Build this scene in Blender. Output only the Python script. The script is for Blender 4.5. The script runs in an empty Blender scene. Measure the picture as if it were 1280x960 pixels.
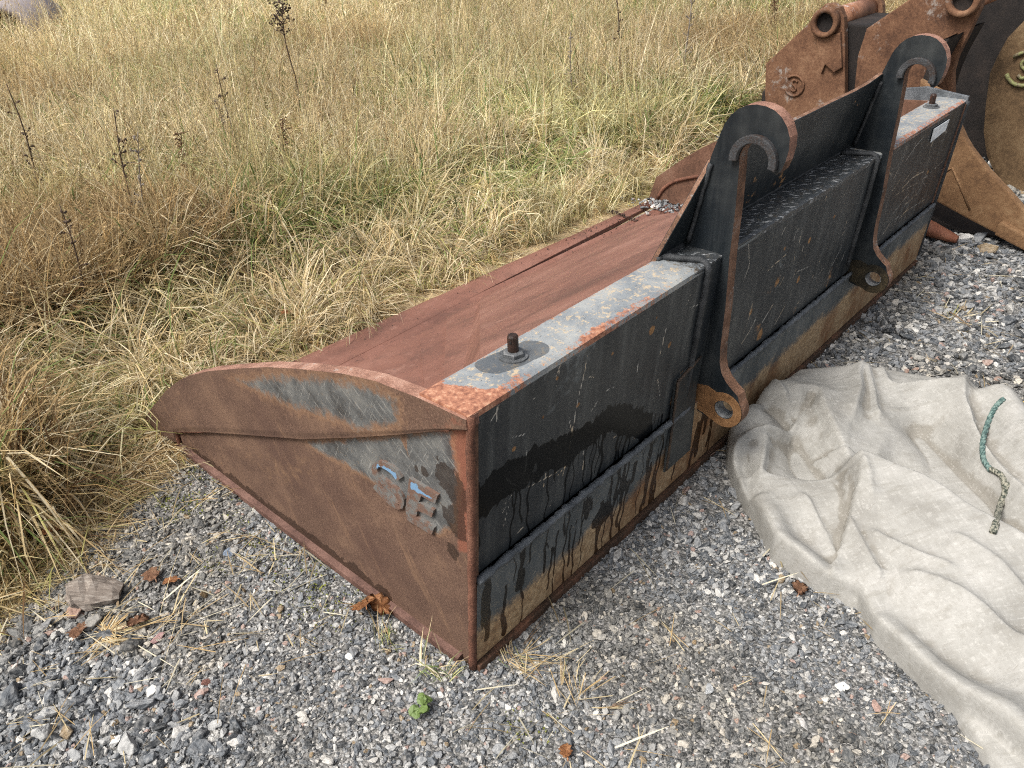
import bpy, bmesh, math, random
import numpy as np
from mathutils import Vector, Matrix, Euler
from mathutils.bvhtree import BVHTree

random.seed(7)
rng = np.random.default_rng(7)
C = bpy.context.scene.collection
SC = bpy.context.scene

# ------------------------------------------------------------------ camera
CF, CP, CR, CY = 1017.8, math.radians(31.57), math.radians(-2.29), math.radians(42.36)
CPOS = np.array([-.7703, -.8558, 1.4028])
fwd = np.array([math.cos(CP)*math.cos(CY), math.cos(CP)*math.sin(CY), -math.sin(CP)])
rgt = np.cross(fwd, [0, 0, 1]); rgt /= np.linalg.norm(rgt)
upv = np.cross(rgt, fwd)
CRT = math.cos(CR)*rgt + math.sin(CR)*upv
CUP = -math.sin(CR)*rgt + math.cos(CR)*upv
cam = bpy.data.cameras.new('camera'); cam_o = bpy.data.objects.new('camera', cam); C.objects.link(cam_o)
cam.sensor_width = 36; cam.lens = CF/1280*36; cam.clip_end = 500; cam.clip_start = .05
M = Matrix(((CRT[0], CUP[0], -fwd[0], CPOS[0]), (CRT[1], CUP[1], -fwd[1], CPOS[1]), (CRT[2], CUP[2], -fwd[2], CPOS[2]), (0, 0, 0, 1)))
cam_o.matrix_world = M
SC.camera = cam_o

# ------------------------------------------------------------------ light
SUN_EL, SUN_AZ = math.radians(56), math.radians(168)     # azimuth: direction the light comes from, counted from +x towards +y
w = bpy.data.worlds.new('World'); SC.world = w; w.use_nodes = True
nt = w.node_tree; bg = nt.nodes['Background']
sky = nt.nodes.new('ShaderNodeTexSky'); sky.sky_type = 'NISHITA'; sky.sun_disc = False
sky.sun_elevation = SUN_EL; sky.sun_rotation = math.pi/2 - SUN_AZ
sky.air_density = 1.0; sky.dust_density = 6.0; sky.ozone_density = .6
hs = nt.nodes.new('ShaderNodeHueSaturation'); hs.inputs['Saturation'].default_value = .45
nt.links.new(sky.outputs[0], hs.inputs['Color']); nt.links.new(hs.outputs[0], bg.inputs[0])
bg.inputs[1].default_value = .115
sun = bpy.data.lights.new('sun', 'SUN'); sun.energy = 2.5; sun.angle = math.radians(20); sun.color = (1, .96, .9)
sun_o = bpy.data.objects.new('sun', sun); C.objects.link(sun_o)
sd = Vector((math.cos(SUN_EL)*math.cos(SUN_AZ), math.cos(SUN_EL)*math.sin(SUN_AZ), math.sin(SUN_EL)))
sun_o.rotation_euler = sd.to_track_quat('Z', 'Y').to_euler()
sun_o.location = sd*20
SC.view_settings.view_transform = 'Standard'; SC.view_settings.look = 'None'
SC.view_settings.exposure = 0.74; SC.view_settings.gamma = 1
SC.render.engine = 'CYCLES'; SC.cycles.pixel_filter_type = 'BLACKMAN_HARRIS'; SC.cycles.filter_width = 1.1
SC.cycles.max_bounces = 4; SC.cycles.diffuse_bounces = 2; SC.cycles.glossy_bounces = 2; SC.cycles.transmission_bounces = 1
SC.cycles.use_adaptive_sampling = True; SC.cycles.adaptive_threshold = .025
SC.cycles.use_denoising = False; SC.cycles.denoiser = 'OPENIMAGEDENOISE'; SC.cycles.denoising_input_passes = 'RGB_ALBEDO_NORMAL'

# ------------------------------------------------------------------ measuring helper: where the line of sight of a photo point meets a plane
def on(px, py, ax, val):
    d = fwd + (px-640)/CF*CRT - (py-480)/CF*CUP
    t = (val-CPOS[ax])/d[ax]
    return CPOS + t*d
def gp(px, py, z=0.0):
    p = on(px, py, 2, z); return Vector((p[0], p[1], z))

# ------------------------------------------------------------------ numpy noise
_T = np.random.default_rng(3).random((16, 256, 256))
def vn(x, y, s=0):
    x = np.asarray(x, float); y = np.asarray(y, float)
    xi = np.floor(x).astype(int); yi = np.floor(y).astype(int); fx = x-xi; fy = y-yi
    fx = fx*fx*(3-2*fx); fy = fy*fy*(3-2*fy); T = _T[s % 16]
    a = T[xi & 255, yi & 255]; b = T[(xi+1) & 255, yi & 255]; c = T[xi & 255, (yi+1) & 255]; d = T[(xi+1) & 255, (yi+1) & 255]
    return (a*(1-fx)+b*fx)*(1-fy) + (c*(1-fx)+d*fx)*fy
def fbm(x, y, s=0, o=4):
    r = 0; a = .5; t = 0
    for k in range(o):
        r = r + a*vn(x*2**k+17.3*k, y*2**k+5.1*k, s+k); t += a; a *= .5
    return r/t
def sstep(a, b, x):
    t = np.clip((x-a)/(b-a), 0, 1); return t*t*(3-2*t)
def seg_dist(x, y, pts):
    """distance to a polyline, and the position along it 0..1"""
    best = np.full(np.shape(x), 1e9); pos = np.zeros(np.shape(x)); n = len(pts)-1
    for i in range(n):
        ax, ay = pts[i][:2]; bx, by = pts[i+1][:2]; dx, dy = bx-ax, by-ay; L = dx*dx+dy*dy+1e-12
        t = np.clip(((x-ax)*dx+(y-ay)*dy)/L, 0, 1); d = np.hypot(x-ax-t*dx, y-ay-t*dy)
        m = d < best; best = np.where(m, d, best); pos = np.where(m, (i+t)/n, pos)
    return best, pos
def in_poly(x, y, poly):
    r = np.zeros(np.shape(x), bool); n = len(poly)
    for i in range(n):
        x1, y1 = poly[i][:2]; x2, y2 = poly[(i+1) % n][:2]
        c = ((y1 > y) != (y2 > y)) & (x < (x2-x1)*(y-y1)/(y2-y1+1e-12)+x1); r ^= c
    return r

# ------------------------------------------------------------------ object helpers
def tag(o, label=None, cat=None, group=None, kind=None):
    if label: o['label'] = label
    if cat: o['category'] = cat
    if group: o['group'] = group
    if kind: o['kind'] = kind
    return o
def empty(name, loc=(0, 0, 0), rz=0):
    o = bpy.data.objects.new(name, None); C.objects.link(o); o.location = loc; o.rotation_euler = (0, 0, rz); o.empty_display_size = .1
    return o
def link(name, me, mats=(), parent=None):
    for m in (mats if isinstance(mats, (list, tuple)) else [mats]):
        me.materials.append(m)
    o = bpy.data.objects.new(name, me); C.objects.link(o)
    if parent: o.parent = parent
    return o
def np_mesh(name, V, F, attrs=None, colors=None, smooth=False):
    """V (n,3); F (m,3) or (m,4) array or list of index lists"""
    me = bpy.data.meshes.new(name)
    V = np.asarray(V, np.float32)
    if isinstance(F, np.ndarray):
        k = F.shape[1]; me.vertices.add(len(V)); me.vertices.foreach_set('co', V.ravel())
        me.loops.add(F.size); me.loops.foreach_set('vertex_index', F.ravel().astype(np.int32))
        me.polygons.add(len(F)); me.polygons.foreach_set('loop_start', np.arange(0, F.size, k, dtype=np.int32))
        me.polygons.foreach_set('loop_total', np.full(len(F), k, np.int32)); me.update(calc_edges=True)
    else:
        me.from_pydata(V.tolist(), [], F); me.update()
    for n, a in (attrs or {}).items():
        at = me.attributes.new(n, 'FLOAT', 'POINT'); at.data.foreach_set('value', np.asarray(a, np.float32).ravel())
    if colors is not None:
        at = me.attributes.new('col', 'FLOAT_COLOR', 'POINT'); c = np.ones((len(V), 4), np.float32); c[:, :3] = colors; at.data.foreach_set('color', c.ravel())
    if smooth: me.polygons.foreach_set('use_smooth', np.ones(len(me.polygons), bool))
    return me
def bm_mesh(name, bm, smooth=False):
    bmesh.ops.recalc_face_normals(bm, faces=bm.faces)
    me = bpy.data.meshes.new(name); bm.to_mesh(me); bm.free()
    if smooth:
        for p in me.polygons: p.use_smooth = True
    return me
def add_box(bm, lo, hi, bev=0):
    r = bmesh.ops.create_cube(bm, size=1); v = r['verts']
    for q in v:
        for i in range(3): q.co[i] = lo[i] if q.co[i] < 0 else hi[i]
    if bev:
        es = list({e for q in v for e in q.link_edges}); bmesh.ops.bevel(bm, geom=es, offset=bev, segments=2, affect='EDGES', profile=.6)
def prism(bm, poly, fn, bev=0, rim=0, seg=2):
    """poly: 2-D outline; fn(a,b,k) -> 3-D with k=0 front, 1 back. rim = material index of side faces"""
    n = len(poly)
    f = [bm.verts.new(fn(a, b, 0)) for a, b in poly]; k = [bm.verts.new(fn(a, b, 1)) for a, b in poly]
    ff = bm.faces.new(f); fk = bm.faces.new(k[::-1])
    for i in range(n):
        q = bm.faces.new((f[i], k[i], k[(i+1) % n], f[(i+1) % n])); q.material_index = rim
    bm.normal_update()
    if bev:
        es = list(ff.edges)+list(fk.edges)
        bmesh.ops.bevel(bm, geom=es, offset=bev, segments=seg, affect='EDGES', profile=.6)
    return bm
def tube(bm, pts, rad, n=8, cap=True):
    rings = []; pts = [Vector(p) for p in pts]
    for i, p in enumerate(pts):
        t = (pts[min(i+1, len(pts)-1)]-pts[max(i-1, 0)]).normalized()
        a = t.orthogonal().normalized() if i == 0 else (pa - t*pa.dot(t)).normalized(); pa = a
        b = t.cross(a); r = rad(i) if callable(rad) else (rad[i] if isinstance(rad, (list, tuple)) else rad)
        rings.append([bm.verts.new(p+(a*math.cos(2*math.pi*j/n)+b*math.sin(2*math.pi*j/n))*r) for j in range(n)])
    for i in range(len(rings)-1):
        for j in range(n): bm.faces.new((rings[i][j], rings[i][(j+1) % n], rings[i+1][(j+1) % n], rings[i+1][j]))
    if cap: bm.faces.new(rings[0][::-1]); bm.faces.new(rings[-1])
def spline(pts, n):
    pts = [np.array(p, float) for p in pts]; P = [2*pts[0]-pts[1]]+pts+[2*pts[-1]-pts[-2]]; out = []
    for k in range(n):
        u = k/(n-1)*(len(pts)-1); i = min(int(u), len(pts)-2); t = u-i; a, b, c, d = P[i:i+4]
        out.append(.5*((2*b)+(-a+c)*t+(2*a-5*b+4*c-d)*t*t+(-a+3*b-3*c+d)*t**3))
    return out
def bead(bm, a, b, r, n=6, wob=.35, step=.012):
    """a lumpy weld bead from a to b"""
    a = Vector(a); b = Vector(b); k = max(4, int((b-a).length/step)); R = random.Random(k)
    tube(bm, [a.lerp(b, i/k)+Vector((R.uniform(-1, 1), R.uniform(-1, 1), R.uniform(-1, 1)))*r*.15 for i in range(k+1)], lambda i: r*(1-wob/2+wob*R.random()), n)

# ------------------------------------------------------------------ node helpers
class NT:
    def __init__(s, name):
        s.m = bpy.data.materials.new(name); s.m.use_nodes = True; s.t = s.m.node_tree; s.b = s.t.nodes['Principled BSDF']; s.o = s.t.nodes['Material Output']
        s.co = s.t.nodes.new('ShaderNodeTexCoord').outputs['Object']
    def n(s, k): return s.t.nodes.new(k)
    def put(s, sock, v):
        if isinstance(v, bpy.types.NodeSocket): s.t.links.new(v, sock)
        elif isinstance(v, (tuple, list)) and len(v) == 3 and sock.type == 'RGBA': sock.default_value = (*v, 1)
        else: sock.default_value = v
    def mapv(s, scale=(1, 1, 1), rot=(0, 0, 0), vec=None):
        if any(rot):
            p = s.n('ShaderNodeMapping'); s.put(p.inputs['Vector'], vec or s.co); p.inputs['Rotation'].default_value = rot; vec = p.outputs[0]
        q = s.n('ShaderNodeMapping'); s.put(q.inputs['Vector'], vec or s.co); q.inputs['Scale'].default_value = scale; return q.outputs[0]
    def noise(s, scale, detail=4, rough=.55, vec=None, dist=0):
        q = s.n('ShaderNodeTexNoise'); s.put(q.inputs['Vector'], vec or s.co); q.inputs['Scale'].default_value = scale; q.inputs['Detail'].default_value = detail; q.inputs['Roughness'].default_value = rough; q.inputs['Distortion'].default_value = dist; return q.outputs['Fac']
    def vor(s, scale, feat='F1', vec=None, out='Distance'):
        q = s.n('ShaderNodeTexVoronoi'); s.put(q.inputs['Vector'], vec or s.co); q.inputs['Scale'].default_value = scale; q.feature = feat; return q.outputs[out]
    def attr(s, name, out='Fac', typ='GEOMETRY'):
        q = s.n('ShaderNodeAttribute'); q.attribute_name = name; q.attribute_type = typ; return q.outputs[out]
    def math(s, op, a, b=0.0, clamp=False):
        q = s.n('ShaderNodeMath'); q.operation = op; q.use_clamp = clamp; s.put(q.inputs[0], a); s.put(q.inputs[1], b); return q.outputs[0]
    def step(s, v, a, b):
        q = s.n('ShaderNodeMapRange'); q.interpolation_type = 'SMOOTHSTEP'; s.put(q.inputs['Value'], v); q.inputs['From Min'].default_value = a; q.inputs['From Max'].default_value = b; return q.outputs[0]
    def ramp(s, v, stops, const=False):
        q = s.n('ShaderNodeValToRGB'); s.put(q.inputs[0], v); e = q.color_ramp.elements; q.color_ramp.interpolation = 'CONSTANT' if const else 'LINEAR'
        while len(e) < len(stops): e.new(.5)
        for el, (p, c) in zip(e, stops): el.position = p; el.color = (*c, 1) if len(c) == 3 else c
        return q.outputs[0]
    def mix(s, f, a, b, mode='MIX'):
        q = s.n('ShaderNodeMix'); q.data_type = 'RGBA'; q.blend_type = mode; s.put(q.inputs[0], f); s.put(q.inputs[6], a); s.put(q.inputs[7], b); return q.outputs[2]
    def bump(s, h, strength=.3, dist=.002, nrm=None):
        q = s.n('ShaderNodeBump'); s.put(q.inputs['Height'], h); q.inputs['Strength'].default_value = strength; q.inputs['Distance'].default_value = dist
        if nrm: s.put(q.inputs['Normal'], nrm)
        return q.outputs[0]
    def out(s, col=None, rough=None, nrm=None, metal=None, spec=None):
        if col is not None: s.put(s.b.inputs['Base Color'], col)
        if rough is not None: s.put(s.b.inputs['Roughness'], rough)
        if nrm is not None: s.put(s.b.inputs['Normal'], nrm)
        if metal is not None: s.put(s.b.inputs['Metallic'], metal)
        if spec is not None: s.put(s.b.inputs['Specular IOR Level'], spec)
        return s.m

def rust_col(t, dark, mid, light, scale=9):
    a = t.noise(scale, 6, .65); b = t.noise(scale*14, 3, .7)
    f = t.math('ADD', t.math('MULTIPLY', a, .65), t.math('MULTIPLY', b, .35))
    return t.ramp(f, [(.36, dark), (.5, mid), (.66, light)]), b
def rust_mat(name, dark, mid, light, scale=9, rough=.85, pale=0, pale_col=(.4, .4, .38), bump=.35):
    t = NT(name); c, b = rust_col(t, dark, mid, light, scale)
    if pale:
        m = t.math('MULTIPLY', t.step(t.noise(scale*.8, 6, .75), .66-pale*.12, .74-pale*.12), t.math('MULTIPLY', t.step(t.noise(scale*7, 4, .75), .40, .58), .85)); c = t.mix(m, c, pale_col)
    return t.out(c, rough, t.bump(t.noise(scale*22, 4, .7), bump, .003), spec=.3)

# black paint with rust breaking through (mask 'rust'), grey rub (mask 'rub'), pale scratches (mask 'scr'), wet run-off (mask 'wet')
def black_paint(name, base=(.017, .021, .025), grey=(.075, .081, .081), rustd=(.13, .065, .028), rustl=(.34, .19, .085), masks=True, rough=.42):
    t = NT(name)
    n1 = t.noise(5, 5, .6); n2 = t.noise(60, 4, .7); streak = t.noise(9, 5, .65, t.mapv((3.2, 3.2, .35)))
    fine = t.noise(160, 2, .6)
    c = t.mix(t.math('MULTIPLY', t.step(streak, .42, .72), .7), base, grey)
    c = t.mix(t.math('MULTIPLY', t.step(t.noise(2.2, 5, .7), .45, .7), .5), c, (.066, .070, .069))
    hair = t.noise(30, 3, .7, t.mapv((.6, .6, 14), (0, .35, 0))); hair2 = t.noise(26, 3, .7, t.mapv((12, 12, .5), (0, .2, 0)))
    hs_ = t.math('ADD', t.step(hair, .69, .74), t.step(hair2, .70, .75), True)
    c = t.mix(t.math('MULTIPLY', hs_, .16), c, (.20, .20, .185))
    r = t.ramp(n2, [(.35, rustd), (.62, rustl)])
    if masks:
        rub = t.attr('rub'); c = t.mix(t.step(t.math('ADD', rub, t.math('MULTIPLY', t.math('SUBTRACT', n2, .5), .9)), .42, .75), c, (.13, .145, .15))
        ru = t.math('ADD', t.attr('rust'), t.math('MULTIPLY', t.math('SUBTRACT', t.math('ADD', t.math('MULTIPLY', n1, .5), t.math('MULTIPLY', n2, .5)), .5), 1.1))
        rmask = t.step(ru, .44, .62); c = t.mix(rmask, c, r)
        sc = t.step(t.math('ADD', t.attr('scr'), t.math('MULTIPLY', t.math('SUBTRACT', fine, .5), .5)), .4, .6)
        c = t.mix(sc, c, t.mix(t.step(n1, .4, .6), (.42, .33, .22), (.36, .36, .34)))
        wet = t.step(t.math('ADD', t.attr('wet'), t.math('MULTIPLY', t.math('SUBTRACT', n2, .5), .25)), .42, .55)
        c = t.mix(t.math('MULTIPLY', wet, .93), c, t.mix(rmask, (.003, .0035, .004), (.040, .019, .008)))
        rg = t.math('ADD', t.math('MULTIPLY', rmask, .35), rough); rg = t.math('SUBTRACT', rg, t.math('MULTIPLY', wet, .22), True)
        h = t.math('ADD', t.math('MULTIPLY', n2, .5), t.math('MULTIPLY', rmask, -.6))
    else:
        rmask = t.step(t.math('ADD', n1, t.math('MULTIPLY', t.math('SUBTRACT', n2, .5), .6)), .68, .76); c = t.mix(rmask, c, r); rg = rough; h = n2
    return t.out(c, rg, t.bump(h, .16, .0025), spec=(t.math('SUBTRACT', .22, t.math('MULTIPLY', wet, .17)) if masks else .22))

M_black = black_paint('worn_black_paint')
M_arm = black_paint('black_arm_paint', masks=True, base=(.008, .011, .014), grey=(.028, .032, .034), rough=.42)
M_edge = rust_mat('rusty_cut_edge', (.045, .026, .018), (.15, .078, .047), (.27, .165, .115), 16, .8, pale=.9, pale_col=(.20, .19, .18), bump=.7)
M_edge_pink = rust_mat('pinkish_rusty_rim', (.11, .055, .038), (.25, .13, .092), (.40, .25, .19), 14, .75, pale=.6, pale_col=(.36, .33, .30), bump=.6)
M_lip = rust_mat('worn_hook_lip', (.035, .021, .015), (.035, .037, .040), (.075, .078, .082), 12, .5, bump=.6)
M_bead = rust_mat('painted_weld', (.035, .04, .045), (.085, .095, .105), (.16, .17, .18), 20, .5, bump=.6)
M_blackbead = rust_mat('black_weld', (.012, .013, .015), (.03, .033, .036), (.06, .062, .065), 20, .5, bump=.6)
M_rustbead = rust_mat('rusty_weld', (.055, .026, .017), (.13, .057, .036), (.23, .11, .072), 14, .85, bump=.7)

t = NT('red_rust_floor')
a = t.noise(3.2, 5, .6, t.mapv((.5, 1.6, 1))); b = t.noise(190, 2, .7); d = t.noise(26, 4, .7)
c = t.ramp(a, [(.28, (.095, .043, .031)), (.5, (.165, .074, .052)), (.75, (.225, .112, .083))])
m_ = t.noise(7, 6, .7); c = t.mix(t.math('MULTIPLY', t.step(m_, .50, .68), .55), c, (.085, .042, .031)); c = t.mix(t.math('MULTIPLY', t.step(m_, .46, .30), .45), c, (.27, .15, .115))
c = t.mix(t.math('MULTIPLY', t.step(b, .58, .72), .7), c, (.10, .042, .03)); c = t.mix(t.math('MULTIPLY', t.step(d, .55, .75), .35), c, (.27, .14, .11)); c = t.mix(t.math('MULTIPLY', t.step(t.noise(70, 3, .6), .66, .70), .8), c, (.03, .018, .014))
M_floor = t.out(c, .62, t.bump(b, .25, .0015), spec=.4)

# side plate: brown rust with grey-blue paint left where mask 'paint' says so, damp, and shade painted around the letters, where 'wet'
t = NT('side_plate_rust')
a = t.noise(6, 6, .65, t.mapv((1, 1, 1.6), (.5, 0, 0))); b = t.noise(260, 2, .75); d = t.noise(38, 5, .7); g = t.noise(130, 3, .7)
c = t.ramp(a, [(.3, (.070, .040, .028)), (.5, (.102, .060, .041)), (.7, (.155, .094, .061))])
c = t.mix(t.math('MULTIPLY', t.step(b, .52, .70), .7), c, (.185, .112, .08)); c = t.mix(t.math('MULTIPLY', t.step(b, .48, .30), .7), c, (.055, .028, .02))
st_ = t.noise(7, 5, .7, t.mapv((1, 3.2, .45), (.45, 0, 0))); big = t.noise(2.6, 5, .65); pit = t.noise(55, 4, .7)
c = t.mix(t.math('MULTIPLY', t.step(big, .50, .70), .55), c, (.068, .037, .028)); c = t.mix(t.math('MULTIPLY', t.step(st_, .55, .70), .45), c, (.21, .125, .075)); c = t.mix(t.math('MULTIPLY', t.step(st_, .44, .30), .5), c, (.062, .033, .024)); c = t.mix(t.math('MULTIPLY', t.step(pit, .62, .70), .6), c, (.05, .024, .017))
lt = t.attr('tan'); c = t.mix(t.math('MULTIPLY', t.step(t.math('ADD', lt, t.math('MULTIPLY', t.math('SUBTRACT', d, .5), 1.0)), .35, .9), .75), c, (.26, .155, .085))
rd = t.attr('red'); c = t.mix(t.math('MULTIPLY', t.step(t.math('ADD', rd, t.math('MULTIPLY', t.math('SUBTRACT', d, .5), .6)), .4, .6), .85), c, t.mix(g, (.13, .045, .026), (.24, .09, .055)))
pm = t.math('ADD', t.attr('paint'), t.math('MULTIPLY', t.math('SUBTRACT', t.math('ADD', t.math('MULTIPLY', d, .7), t.math('MULTIPLY', g, .3)), .5), 1.0))
pmask = t.math('MULTIPLY', t.step(pm, .40, .66), .92)
pc = t.ramp(t.noise(14, 4, .6), [(.3, (.030, .035, .038)), (.5, (.082, .091, .094)), (.72, (.15, .155, .148))])
sh = t.noise(22, 4, .75, t.mapv((1, 9, .7), (.9, 0, 0))); sh2 = t.noise(22, 4, .75, t.mapv((1, 10, .6), (-.5, 0, 0)))
pc = t.mix(t.math('MULTIPLY', t.math('ADD', t.step(sh, .57, .63), t.step(sh2, .59, .65), True), .5), pc, (.30, .30, .28))
pc = t.mix(t.math('MULTIPLY', t.step(g, .6, .75), .4), pc, (.24, .17, .10))
c = t.mix(t.math('MULTIPLY', t.step(pm, .22, .46), .38), c, t.mix(g, (.16, .075, .035), (.34, .21, .12))); c = t.mix(pmask, c, pc)
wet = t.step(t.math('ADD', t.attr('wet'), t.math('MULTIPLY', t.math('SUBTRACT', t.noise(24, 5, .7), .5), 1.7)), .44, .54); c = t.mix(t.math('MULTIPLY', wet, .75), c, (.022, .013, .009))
M_side = t.out(c, t.math('SUBTRACT', .8, t.math('ADD', t.math('MULTIPLY', wet, .3), t.math('MULTIPLY', pmask, .3))), t.bump(t.math('ADD', b, t.math('MULTIPLY', pmask, .8)), .2, .0015), spec=.3)

# beam top: blue-grey paint, orange speckle, rusty at 'rust'
t = NT('beam_top_paint')
a = t.noise(11, 5, .65); b = t.noise(75, 4, .75); d = t.noise(180, 2, .7)
c = t.ramp(a, [(.3, (.125, .142, .158)), (.5, (.205, .22, .228)), (.72, (.31, .315, .30))])
c = t.mix(t.math('MULTIPLY', t.step(b, .52, .63), .8), c, (.46, .36, .23)); c = t.mix(t.step(d, .64, .74), c, (.04, .05, .055))
ru = t.step(t.math('ADD', t.attr('rust'), t.math('MULTIPLY', t.math('SUBTRACT', b, .5), 1.3)), .42, .62)
c = t.mix(ru, c, t.ramp(t.noise(90, 3, .7), [(.35, (.17, .066, .040)), (.55, (.33, .145, .085)), (.7, (.47, .28, .18))]))
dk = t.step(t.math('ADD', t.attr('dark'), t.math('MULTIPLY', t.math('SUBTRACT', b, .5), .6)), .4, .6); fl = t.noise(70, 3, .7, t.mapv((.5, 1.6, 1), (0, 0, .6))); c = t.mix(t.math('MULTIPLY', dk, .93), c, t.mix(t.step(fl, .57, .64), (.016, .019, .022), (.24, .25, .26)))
wet = t.step(t.attr('wet'), .45, .55); c = t.mix(t.math('MULTIPLY', wet, .75), c, (.045, .05, .055))
M_top = t.out(c, t.math('ADD', t.math('MULTIPLY', ru, .3), t.math('SUBTRACT', .42, t.math('MULTIPLY', wet, .22))), t.bump(t.math('SUBTRACT', b, t.math('MULTIPLY', ru, .4)), .3, .002), spec=.5)

# lower wear strip: grey paint going over to ochre rust where 'rust'
t = NT('wear_strip')
a = t.noise(8, 5, .65, t.mapv((1, 1, .6))); b = t.noise(70, 4, .7); hair = t.noise(30, 3, .75, t.mapv((11, 11, .8), (0, .5, 0))); hb = t.noise(24, 3, .75, t.mapv((1, 1, 9), (0, .5, 0)))
c = t.ramp(a, [(.3, (.050, .058, .062)), (.55, (.105, .115, .117)), (.75, (.18, .18, .17))])
c = t.mix(t.math('MULTIPLY', t.math('ADD', t.step(hair, .6, .68), t.step(hb, .62, .7), True), .5), c, (.34, .29, .21))
ru = t.step(t.math('ADD', t.attr('rust'), t.math('MULTIPLY', t.math('SUBTRACT', t.math('ADD', t.math('MULTIPLY', a, .6), t.math('MULTIPLY', b, .4)), .5), 1.3)), .35, .68)
rc_ = t.mix(t.step(a, .30, .58), (.19, .092, .042), t.mix(t.step(b, .3, .7), (.24, .155, .085), (.46, .335, .20)))
c = t.mix(ru, c, rc_)
wet = t.step(t.math('ADD', t.attr('wet'), t.math('MULTIPLY', t.math('SUBTRACT', b, .5), .35)), .42, .54)
c = t.mix(t.math('MULTIPLY', wet, .94), c, t.mix(ru, (.006, .006, .006), (.034, .015, .006)))
M_strip = t.out(c, t.math('SUBTRACT', .62, t.math('MULTIPLY', wet, .3)), t.bump(b, .3, .002), spec=.2)

t = NT('worn_letter'); b = t.noise(60, 4, .7); a = t.noise(9, 3, .6)
c = t.mix(t.step(b, .4, .6), (.115, .066, .047), (.115, .112, .105)); c = t.mix(t.step(t.math('ADD', t.attr('blue'), t.math('MULTIPLY', t.math('SUBTRACT', b, .5), 1.0)), .5, .56), c, (.13, .235, .36))
M_letter = t.out(c, .7, t.bump(b, .4, .002))
M_bolt = rust_mat('dark_oily_steel', (.012, .008, .006), (.04, .02, .014), (.13, .05, .03), 30, .4)
M_nut = rust_mat('greasy_grey_nut', (.03, .033, .035), (.09, .095, .10), (.2, .2, .2), 25, .35)
t = NT('white_sticker'); M_white = t.out(t.mix(t.step(t.noise(40), .5, .7), (.78, .83, .86), (.55, .58, .6)), .5)
M_oldrust = rust_mat('orange_brown_rust', (.055, .026, .015), (.125, .062, .034), (.21, .12, .07), 6, .85, pale=.75, pale_col=(.25, .23, .21))
M_oldrust2 = rust_mat('ochre_brown_rust', (.075, .04, .02), (.15, .083, .04), (.22, .14, .075), 5, .85)
M_redrust = rust_mat('red_brown_tooth_rust', (.13, .05, .028), (.23, .09, .052), (.31, .15, .09), 9, .75)
M_olive = rust_mat('olive_brown_rust', (.055, .034, .017), (.12, .075, .038), (.19, .135, .075), 4, .85, pale=.35, pale_col=(.24, .23, .15))
M_shadesteel = rust_mat('shade_black_steel', (.006, .005, .005), (.014, .011, .010), (.03, .022, .018), 8, .8)  # near-black: deep shade in and between the buckets painted into the colour
M_tubesteel = rust_mat('rust_tube_with_pale_scale', (.12, .05, .028), (.24, .11, .06), (.36, .2, .13), 8, .6, pale=.8, pale_col=(.42, .43, .43))

# ------------------------------------------------------------------ ground
GRAVEL = [(-9, -9), (-9, -.6), (-3, .35), (-1.3, .80), (-.566, 1.0), (-.271, 1.085), (-.10, 1.15), (.1, 1.22), (1.5, 1.25), (2.75, 1.22), (3.3, 1.25), (3.95, 1.62), (4.7, 1.5), (6, .9), (9, -.5), (9, -9)]
def mound(x, y):
    return .042*np.exp(-(((x+.10)/.32)**2+((y-1.10)/.38)**2)) + .012*(fbm(x*2.1, y*2.1, 2)-.5)*sstep(.0, .25, np.abs(y+.0)+np.maximum(0, -x)) - .012*np.exp(-(((x-1.2)/1.6)**2+((y)/.4)**2))
def gz(x, y):
    return float(mound(np.array(x), np.array(y)))
def axis(a, b, fine, far, n):
    core = np.arange(a, b+1e-6, fine); g = np.geomspace(fine, far, n)
    return np.concatenate([a-np.cumsum(g)[::-1], core, b+np.cumsum(g)])
gx = axis(-2.5, 6, .05, 16, 34); gy = axis(-2.5, 6, .05, 16, 34)
GX, GY = np.meshgrid(gx, gy, indexing='ij')
GZ = mound(GX, GY) + np.where(np.hypot(GX, GY) > 6, (fbm(GX*.15, GY*.15, 5)-.5)*.5*sstep(6, 14, np.hypot(GX, GY)), 0)
def grid_faces(nu, nv, off=0):
    i = np.arange(nu-1)[:, None]*nv + np.arange(nv-1)[None, :]
    return (np.stack([i, i+nv, i+nv+1, i+1], -1).reshape(-1, 4)+off)
inG = in_poly(GX, GY, GRAVEL).astype(float)
t = NT('gravel_and_soil')
v1 = t.vor(170, out='Color'); v2 = t.vor(330, out='Color'); e1 = t.vor(170)
sep = t.n('ShaderNodeSeparateColor'); t.put(sep.inputs[0], v1); sep2 = t.n('ShaderNodeSeparateColor'); t.put(sep2.inputs[0], v2)
c = t.ramp(sep.outputs[0], [(0, (.06, .06, .058)), (.25, (.11, .11, .105)), (.5, (.18, .178, .168)), (.72, (.27, .26, .25)), (.9, (.44, .43, .41))], True)
c = t.mix(.4, c, t.ramp(sep2.outputs[1], [(0, (.03, .03, .03)), (.4, (.12, .12, .118)), (.75, (.33, .32, .30))], True))
soil = t.mix(t.noise(25, 5, .7), (.20, .145, .085), (.44, .34, .20))
c = t.mix(t.step(t.math('ADD', t.attr('gravel'), t.math('MULTIPLY', t.math('SUBTRACT', t.noise(9, 5, .7), .5), .7)), .4, .6), soil, c)
M_ground = t.out(c, .9, t.bump(t.math('SUBTRACT', 1.0, e1), .8, .004), spec=.25)
me = np_mesh('ground', np.stack([GX, GY, GZ], -1).reshape(-1, 3), grid_faces(len(gx), len(gy)), {'gravel': inG}, smooth=True)
tag(link('ground', me, M_ground), kind='structure')

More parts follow.
